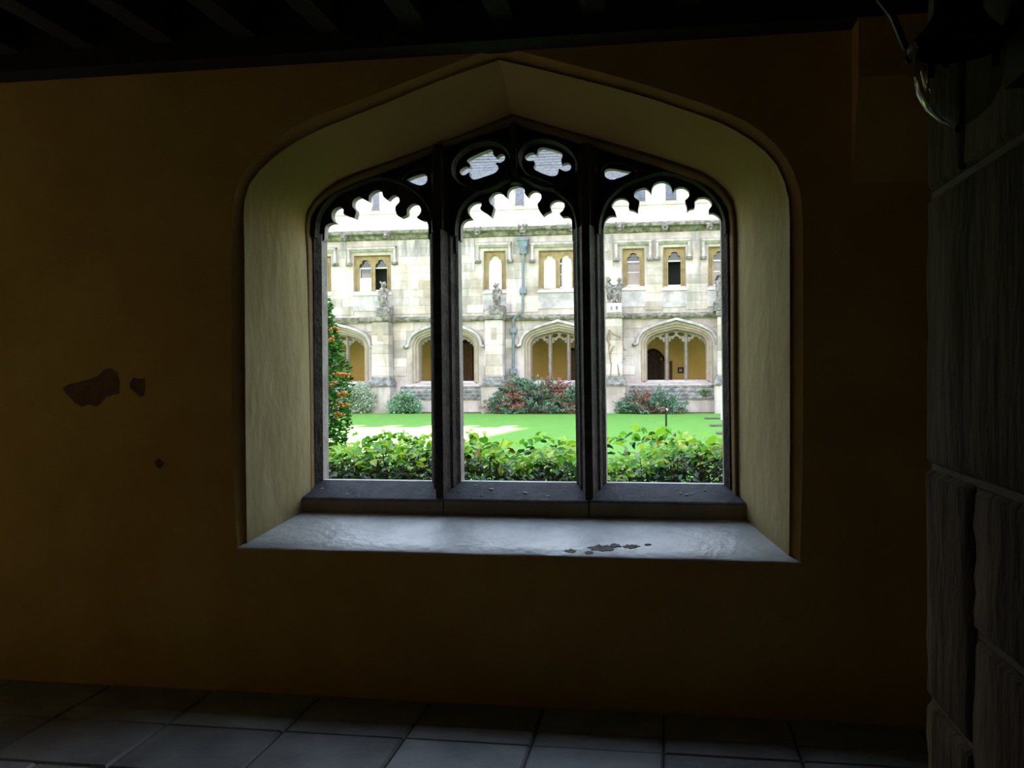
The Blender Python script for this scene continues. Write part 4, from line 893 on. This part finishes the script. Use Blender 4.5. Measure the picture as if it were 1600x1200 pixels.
for k in range(420):
    x = rh.uniform(-2.6, 2.1); y = HY+rh.uniform(-.25, .3); zt = htop(x)-rh.uniform(.02, .12); dx, dy = rh.gauss(0, .07), rh.gauss(0, .07)
    mb.tube([(x, y, 0), (x+dx*.5, y+dy*.4, zt*.5), (x+dx, y+dy, zt)], rh.uniform(.004, .009), 5, .003)
    for _ in range(2):
        z0 = rh.uniform(.75, zt-.05); mb.tube([(x+dx*.8, y+dy*.8, z0), (x+dx+rh.gauss(0, .12), y+dy+rh.gauss(0, .1), z0+rh.uniform(.0, .16))], .0035, 4, .002)
tag(mb.build('stems', M['stem'], hedge, fix=False), kind='stuff')

# firethorn climbing at the left
FY = 2.75
fb = at(500, 620, FY)
ft = thing('firethorn', 'tall firethorn shrub with orange berries at the left of the view', 'shrub', (fb[0], FY, 0))
edge = [(475, 513), (500, 519), (520, 523), (545, 531), (575, 541), (600, 546), (640, 546), (665, 546), (680, 538), (700, 534), (750, 530), (900, 528)]
mb = MB(); items = []
zr = [(at(x, y, FY)[2], at(x, y, FY)[0]) for y, x in edge]; zr.sort()
xr = lambda z: float(np.interp(z, [a for a, _ in zr], [b for _, b in zr]))
cxs = at(478, 600, FY)[0]; ztop = max(a for a, _ in zr)
for k in range(14000):
    z = rh.uniform(.35, ztop+.02); rad = max(.03, xr(z)-cxs); a = rh.uniform(0, 2*math.pi); q = math.sqrt(rh.random())*1.0
    p = (cxs+math.cos(a)*rad*q, FY+math.sin(a)*rad*.9*q, z+rh.gauss(0, .015)); d = (math.cos(a)+rh.gauss(0, .6), math.sin(a)+rh.gauss(0, .6), rh.gauss(.2, .5))
    items.append((p, d, rh.gauss(0, .8), rh.uniform(.028, .055)))
add_leaves(mb, items); tag(mb.build('foliage', M['fireleaf'], ft, fix=False), kind='stuff')
mb = MB()
for k in range(9): mb.tube([(cxs+rh.gauss(0, .03), FY+rh.gauss(0, .03), 0), (cxs+rh.gauss(0, .06), FY+rh.gauss(0, .05), 1.0), (cxs+rh.gauss(0, .05), FY+rh.gauss(0, .04), ztop-.15)], .012, 6, .004)
mb.build('stems', M['stem'], ft, fix=False)
for x, y, n in ((533, 585, 26), (537, 615, 18), (536, 632, 12), (531, 649, 16), (519, 514, 10), (518, 531, 10), (516, 600, 8)):
    c = at(x, y, FY-.22); mb = MB()
    for _ in range(n): mb.ball((c[0]+rh.gauss(0, .026), c[1]+rh.gauss(0, .015), c[2]+rh.gauss(0, .010)), rh.uniform(.008, .012), 6, 4)
    tag(mb.build('berry_cluster', M['berry'], ft, 80), kind='stuff')

# shrubs at the foot of the far range
def shrub(name, label, px0, px1, py0, depth, leafmat, n, size, spray=0.0, seed=1):
    rr = random.Random(seed); Y = F-1.05; a, b = at(px0, 620, Y), at(px1, 620, Y); zt = at((px0+px1)/2, py0, Y)[2]; cx, rx = (a[0]+b[0])/2, (b[0]-a[0])/2
    t = thing(name, label, 'shrub', (cx, Y, 0)); items = []
    lob = [(rr.uniform(-.7, .7), rr.uniform(.35, .8)) for _ in range(7)]+[(0, .95), (-.35, .85), (.4, .8)]
    red = []
    if leafmat is M['cotleaf']:
        for k in range(n//34):
            th = rr.uniform(0, 2*math.pi); el = math.asin(rr.uniform(.02, 1)); r0 = rr.uniform(.55, .9); L = rr.uniform(.25, .5)
            a0 = np.array([math.cos(th)*math.cos(el), math.sin(th)*math.cos(el), math.sin(el)]); base = np.array([cx+rx*a0[0]*r0, Y+depth*a0[1]*r0, zt*a0[2]*r0*.95+.02])
            out = a0*.5+np.array([math.copysign(.6, a0[0])+rr.gauss(0, .5), rr.gauss(-.2, .4), rr.gauss(.15, .3)]); out = out/np.linalg.norm(out); side = np.array([rr.gauss(0, 1), rr.gauss(0, 1), rr.gauss(0, 1)])
            isred = math.sin(base[0]*4.1+base[2]*3)+math.sin(base[0]*1.7-base[2]*6)+rr.gauss(0, .7) > .3
            for j in range(34):
                u1 = j/33*L; p = base+out*u1+np.array([0, 0, -.25*u1*u1])+np.array([rr.gauss(0, .02), rr.gauss(0, .02), rr.gauss(0, .02)])
                d = out*.8+side*(.7 if j % 2 else -.7)
                if p[2] > .02: (red if isred else items).append((p, d, rr.gauss(0, 1), size*rr.uniform(.7, 1.3)*(.8 if isred else 1)))
        n = 0
        mb = MB(); add_leaves(mb, red); tag(mb.build('red_foliage', M['cotred'], t, fix=False), kind='stuff')
    for k in range(n):
        if spray:
            th = rr.uniform(0, 2*math.pi); el = rr.uniform(.1, 1.45); L = rr.uniform(.5, 1); u1 = rr.uniform(.35, 1)
            p = (cx+rx*math.cos(th)*math.cos(el)*L*u1*1.05, Y+depth*math.sin(th)*math.cos(el)*L*u1, zt*math.sin(el)*L*u1*1.05 - .10*u1*u1+.06)
            d = (math.cos(th), math.sin(th), rr.gauss(.1, .6))
        else:
            l = lob[k % len(lob)]; v = Vector((rr.gauss(0, 1), rr.gauss(0, 1), rr.gauss(0, 1))).normalized(); q = .8+.2*rr.random()
            p = (cx+rx*l[0]*.8+v.x*rx*.36*q, Y+v.y*depth*.75*q, max(.02, zt*l[1]*.72+v.z*zt*.30*q)); d = (v.x+rr.gauss(0, .5), v.y+rr.gauss(0, .5), v.z+rr.gauss(0, .5))
        items.append((p, d, rr.gauss(0, 1), size*rr.uniform(.7, 1.3)))
    mb = MB(); add_leaves(mb, items); tag(mb.build('foliage', leafmat, t, fix=False), kind='stuff')
    mb = MB()
    for k in range(14):
        th = rr.uniform(0, 2*math.pi); mb.tube([(cx+rr.gauss(0, .08), Y+rr.gauss(0, .05), 0), (cx+rx*.3*math.cos(th), Y+depth*.3*math.sin(th), zt*.45), (cx+rx*.6*math.cos(th), Y+depth*.5*math.sin(th), zt*.72)], .02, 5, .006)
    mb.build('branches', M['stem'], t, fix=False)
    return t
shrub('variegated_shrub', 'pale variegated rounded shrub left of the leftmost buttress', 536, 589, 596, .55, M['varleaf'], 3600, .085, 0, 3)
shrub('grey_green_shrub', 'feathery grey-green shrub right of the leftmost buttress', 600, 664, 609, .5, M['rueleaf'], 3800, .10, 1, 4)
shrub('cotoneaster', 'large cotoneaster with red and grey-green foliage below the downpipe', 756, 926, 584, .5, M['cotleaf'], 15000, .085, 1, 5)
shrub('cotoneaster', 'lower reddish cotoneaster under the right far cloister window', 968, 1070, 611, .5, M['cotleaf'], 8000, .08, 1, 6)
# small green tuft on the weathering
c = at(1101, 616, F-.35); t = thing('moss_tuft', 'small green tuft growing on the far plinth at the right', 'plant', (c[0], F-.33, c[2]-.1)); mb = MB(); items = []
for k in range(500):
    v = Vector((rh.gauss(0, 1), rh.gauss(0, 1), abs(rh.gauss(0, 1)))).normalized(); q = rh.random()**.4
    items.append(((c[0]+v.x*.2*q, F-.30+v.y*.12*q, c[2]-.1+v.z*.26*q), tuple(v), rh.gauss(0, 1), .07))
add_leaves(mb, items); tag(mb.build('foliage', M['tuft'], t, fix=False), kind='stuff')
# bare climber on the buttress
vy = F-.66
vn = thing('bare_climber', 'leafless climber branching over the buttress right of centre', 'climber', (at(955, 640, vy)[0], vy, 0)); mb = MB()
for path in ([(951, 640), (953, 600), (955, 570), (951, 545), (953, 520)], [(961, 640), (963, 605), (967, 585), (965, 570), (972, 562), (977, 560)], [(955, 570), (953, 555), (956, 545), (960, 540)], [(953, 540), (948, 530), (952, 515), (958, 522), (968, 526), (975, 520)],
             [(967, 585), (966, 577), (973, 570)], [(963, 605), (958, 600), (956, 590)], [(968, 526), (974, 545), (979, 547)], [(961, 625), (968, 620), (972, 610), (975, 603)]):
    pts = []
    for x, y in path:
        yy = vy if x < 970 else F-.05; pts.append(tuple(at(x, y, yy)))
    mb.tube(pts, .028, 5, .012)
mb.build('branches', M['vine'], vn, fix=False)

# ---- small things on the lawn
b = ground(1041, 684)
sp = thing('stake', 'thin dark stake standing in the lawn behind the hedge', 'stake', (b[0], b[1], 0))
ht = at(1041, 640, b[1])[2]
MB().tube([(b[0], b[1], -.05), (b[0], b[1], ht)], .022, 8).build('post', M['iron'], sp); MB().box(b[0]+.0, b[0]+.035, b[1]-.01, b[1]+.01, ht-.03, ht+.03).build('label_plate', M['white'], sp)
b = ground(1128, 656)
tag(MB().tube([(b[0], b[1], -.02), (b[0], b[1], .4), (b[0], b[1], at(1128, 603, b[1])[2])], .035, 8).build('white_post', M['white']), 'slim white post at the right edge of the lawn', 'post')
SL = ['farthest of three dark strips set in the lawn at the right', 'middle one of three dark strips set in the lawn at the right', 'nearest of three dark strips set in the lawn at the right']
for i, (x0, x1, y) in enumerate(((1101, 1150, 654), (1109, 1160, 665), (1119, 1170, 677))):
    p, q = ground(x0, y), ground(x1, y); q2 = ground(x1, y+3)
    tag(MB().box(p[0], q[0], p[1]-.5, p[1]+.1, -.03, .035).build('lawn_slab', M['slab']), SL[i], 'slab', 'dark strips in the lawn')
